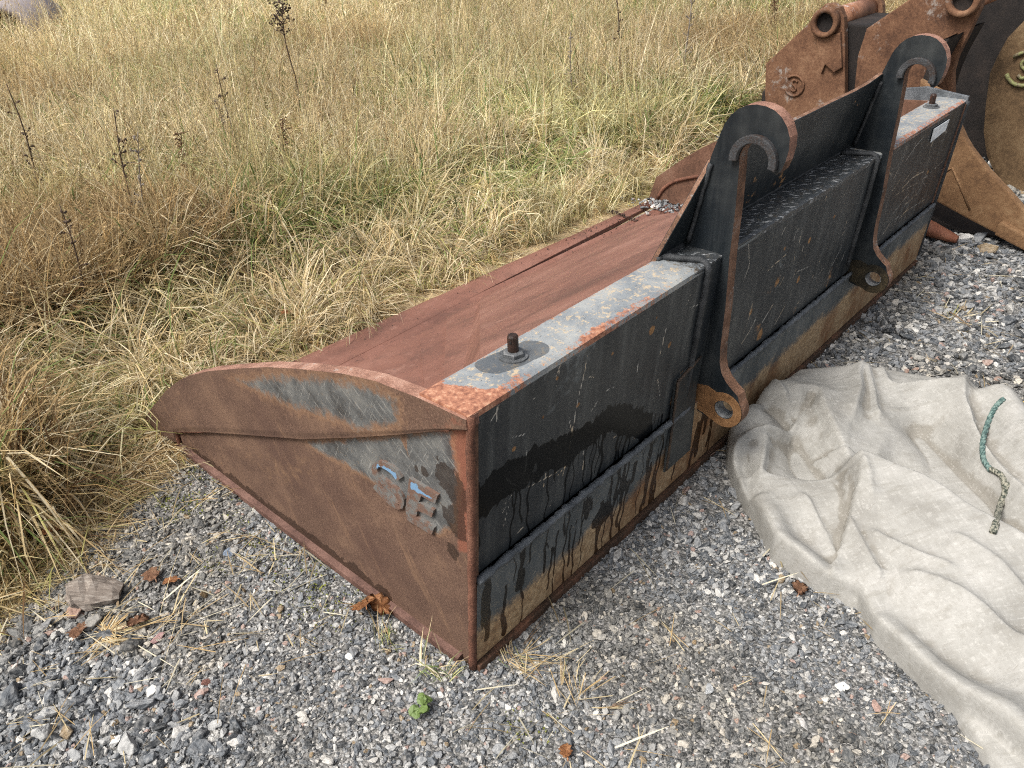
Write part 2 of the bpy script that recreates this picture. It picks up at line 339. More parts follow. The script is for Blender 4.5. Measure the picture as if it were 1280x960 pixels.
# ------------------------------------------------------------------ scattering by geometry nodes
def scatter(name, pts, rots, scls, idx, protos, tint=None):
    col = bpy.data.collections.new(name+'_kinds')
    for k, p in enumerate(protos):
        o = bpy.data.objects.new('%s_kind_%02d' % (name, k), p); col.objects.link(o)
    n = len(pts); me = bpy.data.meshes.new(name); me.vertices.add(n); me.vertices.foreach_set('co', np.asarray(pts, np.float32).ravel())
    for an, ty, dat, f in (('rot', 'FLOAT_VECTOR', rots, 'vector'), ('scl', 'FLOAT_VECTOR', scls, 'vector'), ('idx', 'INT', idx, 'value')):
        a = me.attributes.new(an, ty, 'POINT'); a.data.foreach_set(f, np.asarray(dat, np.int32 if ty == 'INT' else np.float32).ravel())
    if tint is not None:
        a = me.attributes.new('tint', 'FLOAT_COLOR', 'POINT'); q = np.ones((n, 4), np.float32); q[:, :3] = tint; a.data.foreach_set('color', q.ravel())
    o = bpy.data.objects.new(name, me); C.objects.link(o); o['kind'] = 'stuff'
    g = bpy.data.node_groups.new(name, 'GeometryNodeTree')
    g.interface.new_socket('Geometry', in_out='INPUT', socket_type='NodeSocketGeometry'); g.interface.new_socket('Geometry', in_out='OUTPUT', socket_type='NodeSocketGeometry')
    gi = g.nodes.new('NodeGroupInput'); go = g.nodes.new('NodeGroupOutput')
    ci = g.nodes.new('GeometryNodeCollectionInfo'); ci.inputs['Collection'].default_value = col; ci.inputs['Separate Children'].default_value = True; ci.inputs['Reset Children'].default_value = True
    ip = g.nodes.new('GeometryNodeInstanceOnPoints'); ip.inputs['Pick Instance'].default_value = True
    def na(nm, ty):
        q = g.nodes.new('GeometryNodeInputNamedAttribute'); q.data_type = ty; q.inputs['Name'].default_value = nm; return q.outputs['Attribute']
    er = g.nodes.new('FunctionNodeEulerToRotation')
    L = g.links.new
    L(na('rot', 'FLOAT_VECTOR'), er.inputs[0]); L(er.outputs[0], ip.inputs['Rotation']); L(na('scl', 'FLOAT_VECTOR'), ip.inputs['Scale']); L(na('idx', 'INT'), ip.inputs['Instance Index'])
    L(gi.outputs[0], ip.inputs['Points']); L(ci.outputs[0], ip.inputs['Instance']); L(ip.outputs[0], go.inputs[0])
    md = o.modifiers.new('scatter', 'NODES'); md.node_group = g
    return o

def in_view(P, mx=.40):
    d = P-CPOS; z = d@fwd; u = CF*(d@CRT)/np.maximum(z, .05)/640; v = CF*(d@CUP)/np.maximum(z, .05)/480
    return (z > .25) & (np.abs(u) < 1+mx) & (np.abs(v) < 1.12+mx)

# ------------------------------------------------------------------ gravel
t = NT('crushed_stone')
oi = t.n('ShaderNodeObjectInfo').outputs['Random']
c = t.ramp(oi, [(0, (.026, .030, .034)), (.12, (.055, .063, .072)), (.28, (.098, .109, .121)), (.44, (.15, .161, .173)), (.60, (.215, .222, .226)), (.74, (.31, .312, .305)), (.83, (.42, .41, .385)), (.935, (.54, .53, .50)), (.962, (.29, .20, .17)), (.985, (.23, .17, .10))], True)
w4 = t.n('ShaderNodeTexNoise'); w4.noise_dimensions = '4D'; t.put(w4.inputs['Vector'], t.co); t.put(w4.inputs['W'], t.math('MULTIPLY', oi, 60)); w4.inputs['Scale'].default_value = 2.2; w4.inputs['Detail'].default_value = 3
c = t.mix(t.math('MULTIPLY', t.step(w4.outputs['Fac'], .38, .68), .55), c, t.mix(.5, c, (.45, .44, .42)))
c = t.mix(t.math('MULTIPLY', t.step(w4.outputs['Fac'], .5, .3), .5), c, t.mix(.55, c, (.03, .03, .03)))
c = t.mix(1.0, c, t.attr('tint', 'Color', 'INSTANCER'), 'MULTIPLY')
M_stone = t.out(c, .8, t.bump(w4.outputs['Fac'], .3, .1), spec=.3)
stones = []
for k in range(14):
    bm = bmesh.new(); R = random.Random(k+50); fl = R.uniform(.45, .8)
    for i in range(R.randint(11, 18)):
        v = Vector((R.gauss(0, 1), R.gauss(0, 1), R.gauss(0, 1))).normalized(); bm.verts.new((v.x*R.uniform(.8, 1.15), v.y*.75*R.uniform(.8, 1.1), v.z*fl*R.uniform(.8, 1.05)))
    r = bmesh.ops.convex_hull(bm, input=bm.verts[:]); bmesh.ops.delete(bm, geom=list({g for g in r['geom_interior'] if isinstance(g, bmesh.types.BMVert)}), context='VERTS')
    bmesh.ops.bevel(bm, geom=bm.edges[:], offset=.05, segments=1, affect='EDGES')
    m_ = bm_mesh('stone', bm); m_.materials.append(M_stone); stones.append(m_)

T_F = [(908, 583), (922, 622), (947, 662), (964, 701), (1009, 733), (1068, 762), (1094, 785), (1144, 832), (1178, 868), (1195, 905), (1229, 957)]
tarp_poly = [tuple(on(*p, 2, 0.)[:2]) for p in T_F] + [(.36, -1.02), (.55, -1.35), (1.2, -1.35), (1.46, -1.0)] + [tuple(on(*p, 2, .14)[:2]+np.array([.03, .02])) for p in [(1280, 522), (1250, 503), (1180, 468), (1120, 455), (1050, 454), (1000, 455)]] + [(1.25, -.035), (1.10, -.035)]
def gravel_points(n, box, size, sig, seed):
    r = np.random.default_rng(seed); x = r.uniform(box[0], box[1], n); y = r.uniform(box[2], box[3], n)
    s = np.exp(r.normal(math.log(size), sig, n)); ok = in_poly(x, y, GRAVEL)
    ok &= ~((x > .03) & (x < 2.68) & (y > .03) & (y < 1.3))
    z = mound(x, y); P = np.stack([x, y, z], 1); ok &= in_view(P); ok &= ~(in_poly(x, y, [(.95, -.2), (.9, -.35), (.8, -.6), (.6, -.9), (.55, -1.2), (1.3, -.8), (1.4, -.4)]))
    x, y, z, s = x[ok], y[ok], z[ok], s[ok]; return x, y, z, s, r
PTS = []; SCL = []; ROT = []
for n, box, size, sig, seed, cond in (
        (46000, (-.95, .75, -1.0, 1.3), .0042, .38, 1, None),
        (20000, (-.95, .75, -1.0, 1.3), .0064, .30, 2, None),
        (1600, (-.95, .75, -1.0, 1.3), .0105, .28, 12, None),
        (9000, (-1.2, -.12, .2, 1.15), .0090, .40, 3, 'left'),
        (26000, (.6, 4.2, -1.6, .2), .0085, .4, 4, None),
        (12000, (.8, 4.6, -1.8, .3), .0125, .32, 5, 'right'),
        (9000, (2.6, 5.4, -.2, 1.7), .015, .4, 6, None)):
    x, y, z, s, r = gravel_points(n, box, size, sig, seed)
    if cond == 'left': k = (fbm(x*3, y*3, 9)*.6 + sstep(-.25, -.7, x)*.7 - .35*sstep(.8, 1.05, y) > .52)
    elif cond == 'right': k = fbm(x*2, y*2, 10)+sstep(.8, 2.4, x)*.5 > .55
    else: k = np.ones(len(x), bool)
    x, y, z, s = x[k], y[k], z[k], s[k]; n = len(x)
    PTS.append(np.stack([x, y, z+s*r.uniform(-.1, .45, n)], 1)); SCL.append(np.stack([s*r.uniform(.9, 1.35, n), s, s*r.uniform(.7, 1.1, n)], 1))
    ROT.append(np.stack([r.normal(0, .45, n), r.normal(0, .45, n), r.uniform(0, 6.28, n)], 1))
PTS = np.concatenate(PTS); SCL = np.concatenate(SCL); ROT = np.concatenate(ROT)
dust = sstep(.57, .76, fbm(PTS[:, 0]*3.2, PTS[:, 1]*3.2, 11)+.30*np.exp(-((PTS[:, 0]+.30)**2/.06+(PTS[:, 1]-.85)**2/.03))+.12*(PTS[:, 1] > .85))[:, None]
scatter('gravel', PTS, ROT, SCL, rng.integers(0, len(stones), len(PTS)), stones, (1-dust)*1.0+dust*np.array([.86, .81, .73]))

# ------------------------------------------------------------------ grass
def grass_mat(name, inst):
    t = NT(name); c = t.attr('col', 'Color')
    if inst: c = t.mix(1.0, c, t.attr('tint', 'Color', 'INSTANCER'), 'MULTIPLY')
    t.t.nodes.remove(t.b)
    df = t.n('ShaderNodeBsdfDiffuse'); tr = t.n('ShaderNodeBsdfTranslucent'); t.put(df.inputs[0], c); t.put(tr.inputs[0], c)
    mx = t.n('ShaderNodeMixShader'); mx.inputs[0].default_value = .38; t.t.links.new(df.outputs[0], mx.inputs[1]); t.t.links.new(tr.outputs[0], mx.inputs[2]); t.t.links.new(mx.outputs[0], t.o.inputs[0]); return t.m
M_grass = grass_mat('grass_blades', True); M_tuft = grass_mat('tuft_blades', False)
STRAW, PALE, TAN, BROWN, GREEN, YG, ORANGE = [(.66, .555, .345), (.80, .735, .555), (.50, .385, .225), (.20, .13, .075), (.19, .255, .10), (.46, .46, .20), (.60, .43, .215)]
def clump(seed, n, spread, hmin, hmax, lean, curve, width, cols, wts, flat=0, seedheads=0, wind=(0, 0)):
    r = np.random.default_rng(seed); S = 5
    az = r.uniform(0, 2*np.pi, n); rad = spread*np.sqrt(r.random(n)); bx = rad*np.cos(az*1.7+1); by = rad*np.sin(az*1.7+1)
    L = r.uniform(hmin, hmax, n); th = np.abs(r.normal(0, lean, n)) + (1.25 if flat else 0); cv = np.abs(r.normal(curve, curve*.5, n)); wd = 1.75*width*r.uniform(.5, 1.5, n)
    dx, dy = np.cos(az)+wind[0], np.sin(az)+wind[1]; nn = np.hypot(dx, dy)+1e-6; dx /= nn; dy /= nn
    p = np.stack([bx, by, np.full(n, 0.0 if not flat else .012)], 1); rows = [p]; ang = th.copy(); kink = r.random(n)
    for s in range(1, S):
        ang = ang + cv/(S-1)*(1+1.0*(s > 2)) + np.where((kink < .14) & (s == 3), 1.1, 0)
        if flat: ang = np.clip(ang, 1.15, 1.62)
        st = L/(S-1); p = p + np.stack([dx*np.sin(ang)*st, dy*np.sin(ang)*st, np.cos(ang)*st], 1); p[:, 2] = np.maximum(p[:, 2], .004); rows.append(p)
    tw = r.normal(0, .7, n); sx, sy = -dy*np.cos(tw)-dx*.3*np.sin(tw), dx*np.cos(tw)-dy*.3*np.sin(tw); sz = .5*np.sin(tw)
    side = np.stack([sx, sy, sz], 1)*wd[:, None]*.5; prof = [.8, 1, .9, .65, .12]
    V = np.stack([np.stack([q-side*f, q+side*f], 1) for q, f in zip(rows, prof)], 1).reshape(n, 2*S, 3)
    base = np.arange(n)[:, None]*2*S; F = np.concatenate([base+np.array([2*s, 2*s+1, 2*s+3, 2*s+2])[None] for s in range(S-1)])
    ci = r.choice(len(cols), n, p=np.array(wts)/sum(wts)); cc = np.array(cols)[ci]*r.uniform(.75, 1.2, (n, 1)); col = np.repeat(cc[:, None], 2*S, 1)
    V = V.reshape(-1, 3); col = col.reshape(-1, 3)
    if seedheads:                                                 # slender drooping panicles at the tips of some blades
        ex = []; ec = []; ef = []; o0 = len(V)
        for i in r.choice(n, min(seedheads, n), replace=False):
            tip = rows[-1][i]; d = rows[-1][i]-rows[-2][i]; d /= np.linalg.norm(d)+1e-9
            for j in range(9):
                q = tip - d*(.012*j) ; a = r.normal(0, 1, 3); a /= np.linalg.norm(a); e = q+a*.012+d*.012; sd_ = np.cross(a, d)*.0018
                ex += [q, e+sd_, e+a*.004+d*.006, e-sd_]; ec += [np.array(TAN)*r.uniform(.6, 1.2)]*4; ef.append([o0, o0+1, o0+2, o0+3]); o0 += 4
        V = np.concatenate([V, np.array(ex)]); col = np.concatenate([col, np.array(ec)]); F = np.concatenate([F, np.array(ef)])
    me = np_mesh('grass_clump', V, F, colors=col); me.materials.append(M_grass); return me
ALLC = [STRAW, PALE, TAN, BROWN, GREEN, YG, ORANGE]
TALL = [clump(100+k, 36, .07, .22, .52, .22, .9, .0034, ALLC, [4, 3.2, 1.6, .5, .5, .8, .2], seedheads=5, wind=(.5*math.cos(k*2.2), .5*math.sin(k*2.2))) for k in range(6)]
GRN = [clump(200+k, 42, .06, .18, .42, .30, 1.1, .0040, ALLC, [1.3, .8, .5, .3, 3.2, 3.0, .1], wind=(.8*math.cos(k*2.), .8*math.sin(k*2.))) for k in range(4)]
TUSS = [clump(300+k, 62, .06, .30, .58, .55, 1.9, .0032, ALLC, [4, 4, 1.5, .4, .3, .3, .5], wind=(1.1*math.cos(k*1.7+.6), 1.1*math.sin(k*1.7+.6))) for k in range(4)]
MAT_ = [clump(400+k, 34, .12, .10, .34, .2, .3, .0030, ALLC, [3.5, 1.8, 2.0, .7, .2, .6, 2.0], flat=1) for k in range(5)]
SHORT = [clump(500+k, 38, .07, .06, .19, .45, .9, .0030, ALLC, [2.5, 1.0, 1.4, .4, 1.4, 2.2, 1.5]) for k in range(4)]
BRN = [clump(600+k, 34, .09, .2, .5, .3, .7, .0028, ALLC, [1.4, 1.0, 2.6, 2.6, .3, .3, .6], seedheads=14) for k in range(3)]
STK = [clump(900+k, 9, .10, .50, .82, .14, .35, .0020, [PALE, STRAW, TAN, BROWN], [3, 3, 1.5, .8], seedheads=8, wind=(.3*math.cos(k), .3*math.sin(k))) for k in range(3)]
PROTO = TALL+GRN+TUSS+MAT_+SHORT+BRN+STK
KI = {'tall': (0, 6), 'grn': (6, 10), 'tuss': (10, 14), 'mat': (14, 19), 'short': (19, 23), 'brn': (23, 26), 'stk': (26, 29)}
gp_, gr_, gs_, gi_ = [], [], [], []
def poly_d(x, y):
    return seg_dist(x, y, GRAVEL[1:-1])[0]
def sow(n, dmin, dmax, seed, sc=(1, 1), mode='field'):
    r = np.random.default_rng(seed); ca = math.atan2(fwd[1], fwd[0]); hf = math.radians(46)
    dd = np.sqrt(r.uniform(dmin**2, dmax**2, n)); an = r.uniform(ca-hf, ca+hf, n); x = CPOS[0]+dd*np.cos(an); y = CPOS[1]+dd*np.sin(an)
    z = mound(x, y)+np.where(dd > 6.5, (fbm(x*.15, y*.15, 5)-.5)*.5*sstep(6, 14, np.hypot(x, y)), 0)
    ok = ~in_poly(x, y, GRAVEL); bd = poly_d(x, y); ok &= in_view(np.stack([x, y, z], 1), .25)
    ok &= ~((x > -.02) & (x < 2.72) & (y < 1.34+.012*r.normal(0, 1, n))) & ~((x > 3.6) & (x < 4.8) & (y > .4) & (y < 1.5))
    x, y, z, dd, bd = x[ok], y[ok], z[ok], dd[ok], bd[ok]; n = len(x)
    za = fbm(x*.9, y*.9, 7); zb = fbm(x*1.7+9, y*1.7, 8); zc = fbm(x*.5+4, y*.5, 11); u = r.random(n)
    fx = np.maximum(bd, 0)
    kind = np.where(u < .5, 0, np.where(u < .62, 2, np.where(u < .74, 1, np.where(u < .88, 3, 4))))
    kind = np.where((zb > .56) & (u < .55), 1, kind)                     # greener patches
    kind = np.where((za > .58) & (u < .45), 2, kind)                     # arching tussocks
    kind = np.where((zc < .44) & (u > .3), 5, kind)                      # brown seeded patches
    front = (y < 2.15) & (x > -.3) & (x < 3.2)
    kind = np.where(front & (u > .22), np.where(u < .68, 4, 3), kind)    # short and matted along the bucket lip
    edge = fx < .16
    kind = np.where(edge & (u < .85), 3, kind)
    s = r.uniform(.75, 1.2, n)*(sc[0]+(sc[1]-sc[0])*(dd-dmin)/(dmax-dmin)); s = np.where(front, s*np.clip(.55+.35*(y-1.3), .5, 1), s); s = np.where(edge, s*.7, s)
    s = s*(.66+.42*zb)
    kind = np.where((r.random(n) < .035+.11*(zc > .5)) & ~front & (bd > .35) & (dd > 3.2), 6, kind)
    names = ['tall', 'grn', 'tuss', 'mat', 'short', 'brn', 'stk']; lo = np.array([KI[q][0] for q in names]); hi = np.array([KI[q][1] for q in names])
    idx = (lo[kind]+np.floor(r.random(n)*(hi[kind]-lo[kind]))).astype(int)
    gp_.append(np.stack([x, y, z-.004], 1)); gr_.append(np.stack([r.normal(0, .10, n), r.normal(0, .10, n), r.uniform(0, 6.28, n)], 1)); gs_.append(np.stack([s*1.05, s*1.05, s], 1)); gi_.append(idx)
sow(8000, 1.2, 4.2, 21)
sow(13000, 4.2, 8.5, 22, (1, 1.1))
sow(13000, 8.5, 19, 23, (1.1, 1.6))
sow(1500, 19, 32, 24, (1.8, 2.4))
# matted straw spilling over the edge of the gravel at lower left
r = np.random.default_rng(31); n = 420; x = r.uniform(-1.1, .05, n); y0 = np.interp(x, [-1.3, -.566, -.271, -.1, .1], [.80, 1.0, 1.085, 1.15, 1.22]); y = y0+r.normal(.03, .07, n)
gp_.append(np.stack([x, y, mound(x, y)], 1)); gr_.append(np.stack([r.normal(0, .05, n), r.normal(0, .05, n), r.uniform(0, 6.28, n)], 1)); s = r.uniform(.5, .95, n)*np.clip(.55+(y-y0)*3.5, .3, 1); gs_.append(np.stack([s, s, s], 1)); gi_.append(r.integers(14, 19, n))
GP = np.concatenate(gp_); GI = np.concatenate(gi_); r = np.random.default_rng(40); n = len(GP)
z1 = fbm(GP[:, 0]*.75, GP[:, 1]*.75, 1); z2 = fbm(GP[:, 0]*1.9+3, GP[:, 1]*1.9, 2); z3 = fbm(GP[:, 0]*.4+8, GP[:, 1]*.4, 4)
tint = np.ones((n, 3))
tint = tint*(1-.30*sstep(.53, .67, z2)[:, None]*(1-np.array([.62, .92, .50])))              # greener growth
tint = tint*(1-.24*sstep(.46, .36, z1)[:, None]*(1-np.array([.55, .45, .40])))              # old brown growth
tint = tint*(1+.25*sstep(.46, .62, z3)[:, None])                                             # bleached straw
tint *= r.uniform(.66, 1.2, (n, 1))*np.array([1.01, .985, .925])
scatter('dry_grass', GP, np.concatenate(gr_), np.concatenate(gs_), GI, PROTO, np.clip(tint, 0, 1.35))

STRAY = [clump(800+k, 3, .05, .05, .17, .2, .25, .0017, ALLC, [3, 3, 2, 1, 0, .2, .8], flat=1) for k in range(5)]
r = np.random.default_rng(61); n = 330; x = np.concatenate([r.uniform(-1.0, .0, 170), r.uniform(-.3, 3.3, 160)]); y = np.concatenate([r.uniform(.3, 1.15, 170), r.uniform(-.9, -.02, 160)])
s = r.uniform(.4, 1.0, n); scatter('straw_litter', np.stack([x, y, mound(x, y)+.006], 1), np.stack([r.normal(0, .1, n), r.normal(0, .1, n), r.uniform(0, 6.28, n)], 1), np.stack([s, s, s], 1), r.integers(0, 5, n), STRAY, r.uniform(.5, 1, (n, 1))*np.ones((1, 3)))

# ================================================================== the loader bucket
L = 2.7
bucket = tag(empty('loader_bucket'), 'long black and rust-red wheel loader bucket with two raised hooks on the gravel', 'loader bucket')

def slab(name, F, off, attrs, mats, parent, rim_mat=1, flip=False):
    """a plate: painted front grid F (nu,nv,3), sides and back set off by the vector off"""
    nu, nv = F.shape[:2]; V = F.reshape(-1, 3); Q = grid_faces(nu, nv)
    loop = [i*nv for i in range(nu)] + [(nu-1)*nv+j for j in range(1, nv)] + [i*nv+nv-1 for i in range(nu-2, -1, -1)] + [j for j in range(nv-2, 0, -1)]
    o = np.array(off); n0 = len(V); k = len(loop)
    A = V[loop]; V2 = np.concatenate([V, A, A+o]); faces = Q.tolist()
    for i in range(k): faces.append([n0+i, n0+(i+1) % k, n0+k+(i+1) % k, n0+k+i])
    faces.append([n0+k+i for i in range(k)])
    at = {q: np.concatenate([np.ravel(a), np.ravel(a)[loop], np.ravel(a)[loop]]) for q, a in attrs.items()}
    me = np_mesh(name, V2, faces, at)
    if not flip: me.flip_normals()
    mi = np.zeros(len(faces), np.int32); mi[len(Q):] = rim_mat; me.polygons.foreach_set('material_index', mi)
    return link(name, me, mats, parent)
def soft_poly(x, y, poly, soft):
    d = seg_dist(x, y, list(poly)+[poly[0]])[0]; s = np.where(in_poly(x, y, poly), d, -d); return np.clip(.5+s/soft*.5, 0, 1)
def strokes(x, y, lines, wdt):
    m = np.zeros(np.shape(x))
    for ln in lines:
        a = np.array(ln); lo = a[:, :2].min(0)-.03; hi = a[:, :2].max(0)+.03; s = (x > lo[0]) & (x < hi[0]) & (y > lo[1]) & (y < hi[1])
        if s.any():
            d, p = seg_dist(x[s], y[s], ln); m[s] = np.maximum(m[s], np.clip(1.25-d/wdt*(1+.8*abs(math.sin(len(ln)*7+a[0,0]*91))), 0, 1)*(.55+.45*vn(x[s]*60, y[s]*60, 4)))
    return m

# ---- back: upper panel and lower wear strip, with rain run-off, rubs and rust
def bp(px, py):
    q = on(px, py, 1, -.032); return (q[0], q[2])
band_top = sorted([bp(*p) for p in [(590, 607), (615, 592), (640, 575), (668, 560), (700, 545), (735, 530), (760, 506), (790, 505), (820, 518), (850, 520)]])
def wet_mask(x, z):
    top = np.interp(x, [p[0] for p in band_top], [p[1] for p in band_top], left=band_top[0][1], right=.2)
    lob = .030*(fbm(x*26, z*9, 3, 4)-.35)+.010*vn(x*70, z*4, 5); thick = .050+.05*fbm(x*16, z*0+.5, 2, 3)
    m = (.25+.75*sstep(.022, -.004, z-(top+lob-.018)))*sstep(.03, .0, z-(top+lob-.006))*sstep(-.012, .006, z-(top+lob-.018)+thick)*sstep(.72, .60, x)*(.30+.95*fbm(x*26, z*14, 9, 4))
    R = random.Random(4)
    for k in range(46):
        x0 = .012+.68*((k+R.random()*.9)/46); z1 = np.interp(x0, [p[0] for p in band_top], [p[1] for p in band_top]); ln = R.choice([.06, .09, .12, .2, .3, .42])*R.uniform(.8, 1.2); w_ = R.choice([.0022, .0030, .0038, .0060])*R.uniform(.8, 1.2)
        xc = x0+.004*np.sin(z*37+k)+.003*np.sin(z*90+k*2); wd = w_*(1+.6*np.exp(-((z-(z1-ln))/.012)**2))
        m = np.maximum(m, np.clip(1.2-np.abs(x-xc)/wd*.7, 0, 1)*(z < z1)*sstep(z1-ln, z1-ln+.03, z)*(.6+.55*vn(x*20+k, z*14, 6)))
    R = random.Random(9)
    for k in range(34):                                        # runs over the lower strip, fed from the ledge
        x0 = R.uniform(.02, 1.0) if k > 5 else [.035, .10, .27, .34, .38, .47][k]; zt_ = R.uniform(.16, .262); ln = R.uniform(.05, .23); w_ = R.choice([.0035, .005, .007, .010])
        xc = x0+.008*(vn(z*24, z*0+k, 5)-.5)+.004*(vn(z*70, z*0+k, 7)-.5); wd = w_*(.5+.9*vn(z*30+k*3, z*0, 8)); m = np.maximum(m, np.clip(1.25-np.abs(x-xc)/wd*.75, 0, 1)*(z < zt_)*sstep(zt_-ln, zt_-ln+.02, z))
    blot = fbm(x*11, z*15, 14, 4)*np.exp(-(((x-.36)/.20)**2+((z-.13)/.055)**2)*.6); m = np.maximum(m, sstep(.42, .56, blot))
    blot = fbm(x*14, z*12, 13, 4)*np.exp(-(((x-.56)/.12)**2+((z-.16)/.06)**2)*.6); m = np.maximum(m, sstep(.44, .56, blot))
    return np.clip(m, 0, 1)
R = random.Random(11)
def rnd_scr(n, x0, x1, z0, z1, ang, l0, l1):
    o = []
    for _ in range(n):
        x = R.uniform(x0, x1); z = R.uniform(z0, z1); a = ang+R.gauss(0, .35); l = R.uniform(l0, l1); o.append([(x, z), (x+math.cos(a)*l*.5, z+math.sin(a)*l*.5+R.gauss(0, .003)), (x+math.cos(a)*l, z+math.sin(a)*l)])
    return o
scr_lines = rnd_scr(10, .03, .78, .28, .62, .35, .008, .05)+rnd_scr(9, .95, 1.78, .28, .62, .9, .006, .02)+rnd_scr(12, .05, .75, .3, .62, 1.5, .02, .08)+rnd_scr(26, .9, 1.75, .1, .62, 1.2, .008, .035)+rnd_scr(10, .9, 1.75, .1, .4, .5, .03, .10)+rnd_scr(24, 1.9, 2.6, .12, .6, .15, .03, .16)+rnd_scr(14, 1.9, 2.6, .3, .6, 1.4, .02, .06)
scr_lines += [[bp(*p) for p in q] for q in ([(727, 442), (724, 470), (719, 500), (714, 560), (707, 600)], [(636, 545), (646, 543), (654, 541)], [(657, 497), (663, 495)], [(856, 383), (864, 381), (871, 379)], [(658, 560), (658, 590)], [(664, 610), (700, 592), (716, 580)],
    [(928, 303), (932, 330), (926, 352)], [(958, 338), (968, 328), (980, 318)], [(997, 340), (1012, 334)], [(990, 288), (989, 300)], [(1020, 222), (1019, 230)], [(976, 282), (972, 292)], [(1055, 205), (1057, 215)],
    [(1118, 245), (1135, 235), (1150, 228), (1165, 215), (1180, 200)], [(1128, 235), (1140, 222), (1155, 214)], [(1160, 225), (1158, 205), (1162, 195)], [(1170, 210), (1172, 190)], [(1122, 275), (1140, 262), (1160, 250)])]
scr_w = .0032
def rust_up(x, z):
    m = .30*sstep(.045, .0, x)+.38*sstep(.62, .655, z)*(x < .8)
    for px, py, rr, a in ((810, 411, .014, .75), (815, 395, .009, .6), (703, 592, .02, .35), (860, 470, .05, .62), (848, 500, .04, .6), (972, 352, .030, .62), (962, 366, .04, .5), (978, 310, .012, .7), (860, 540, .05, .4), (950, 415, .06, .45), (1000, 385, .08, .42), (1040, 350, .08, .42), (1030, 395, .08, .45), (1130, 290, .12, .4), (1100, 330, .1, .5), (720, 505, .008, .8), (675, 520, .006, .8), (690, 470, .007, .8), (760, 440, .006, .8), (640, 560, .009, .7), (835, 430, .010, .8), (940, 390, .018, .75), (1010, 300, .014, .75), (1040, 270, .010, .8), (955, 420, .03, .7), (1000, 350, .016, .75), (1160, 215, .02, .6)):
        q = bp(px, py); m = np.maximum(m, a*np.exp(-(((x-q[0])/rr)**2+((z-q[1])/rr)**2)))
    return m
nx, nz = 666, 104
X = np.linspace(.016, 2.688, nx)[:, None]*np.ones((1, nz)); Z = np.linspace(.262, .652, nz)[None, :]*np.ones((nx, 1))
lean = lambda z: -.016-(z-.26)*.033/.4
warp = .0022*(fbm(X*2.2, Z*4, 6)-.5)*2
Y = lean(Z)+warp
rub = .45*sstep(.02, .25, Z-.26)*0 + .30*np.exp(-((X-.33)/.16)**2)*sstep(.35, .5, Z) + .45*np.exp(-(((X-1.22)/.07)**2+((Z-.43)/.11)**2)) + .25*np.exp(-((X-2.3)/.3)**2)*(Z < .4) + .22*(fbm(X*1.5, Z*3, 4) > .6)
rub += (.42+.5*(X > .9)*(X < 1.8))*np.exp(-((Z-.652)/.010)**2)
slab('back_panel', np.stack([X, Y, Z], -1), (0, .012, 0), {'wet': wet_mask(X, Z), 'scr': strokes(X, Z, scr_lines, scr_w), 'rust': rust_up(X, Z), 'rub': rub}, [M_black, M_blackbead], bucket)
nz = 62
X = np.linspace(.016, 2.684, nx)[:, None]*np.ones((1, nz)); Z = np.linspace(.014, .250, nz)[None, :]*np.ones((nx, 1))
Y = -.026+.020*(.25-Z)/.25+.003*(fbm(X*2, Z*4, 3)-.5)
rust = .70*sstep(.20, .07, Z+.05*(fbm(X*3, Z*2, 8)-.5)-.03*sstep(.55, .8, X)) + .25*sstep(.5, .75, X)*(X < 1.0) + .18*sstep(1.0, 1.9, X) + .35*np.exp(-(((X-.85)/.1)**2+((Z-.2)/.1)**2))
slab('wear_strip', np.stack([X, Y, Z], -1), (0, .010, 0), {'wet': wet_mask(X, Z), 'rust': rust}, [M_strip, M_edge], bucket)
bm = bmesh.new()
for a, b in ((.018, .80), (.90, 1.84), (1.89, 2.68)): bead(bm, (a, -.0265, .2555), (b, -.0265, .2555), .0085, 6, .5)
link('weld_bead', bm_mesh('weld_bead', bm, True), M_bead, bucket)
bm = bmesh.new(); add_box(bm, (.012, -.019, -.012), (2.685, .06, .011), .003); link('bottom_edge', bm_mesh('bottom_edge', bm), rust_mat('dark_wet_bottom_edge', (.02, .014, .010), (.06, .035, .022), (.16, .075, .045), 10, .6), bucket)
# filler patch and upright strip near the first hook, as welded on
bm = bmesh.new()
q0 = bp(842, 462); q1 = bp(838, 590)
prism(bm, [(.70, .11), (.825, .11), (.825, .40), (.72, .375)], lambda a, b, k: (a, (lean(b) if b > .26 else -.026)-.004+.006*k, b), .001, 0)
link('gusset_plate', bm_mesh('gusset_plate', bm), black_paint('rust_stained_gusset', masks=False, base=(.018, .022, .024), grey=(.055, .058, .055)), bucket)
bm = bmesh.new(); bead(bm, (.705, -.031, .115), (.722, -.034, .372), .0035); bead(bm, (.722, -.034, .374), (.822, -.036, .398), .0035)
link('weld_bead', bm_mesh('weld_bead', bm, True), rust_mat('rust_streaked_weld', (.016, .014, .013), (.045, .032, .024), (.12, .075, .045), 18, .6), bucket)

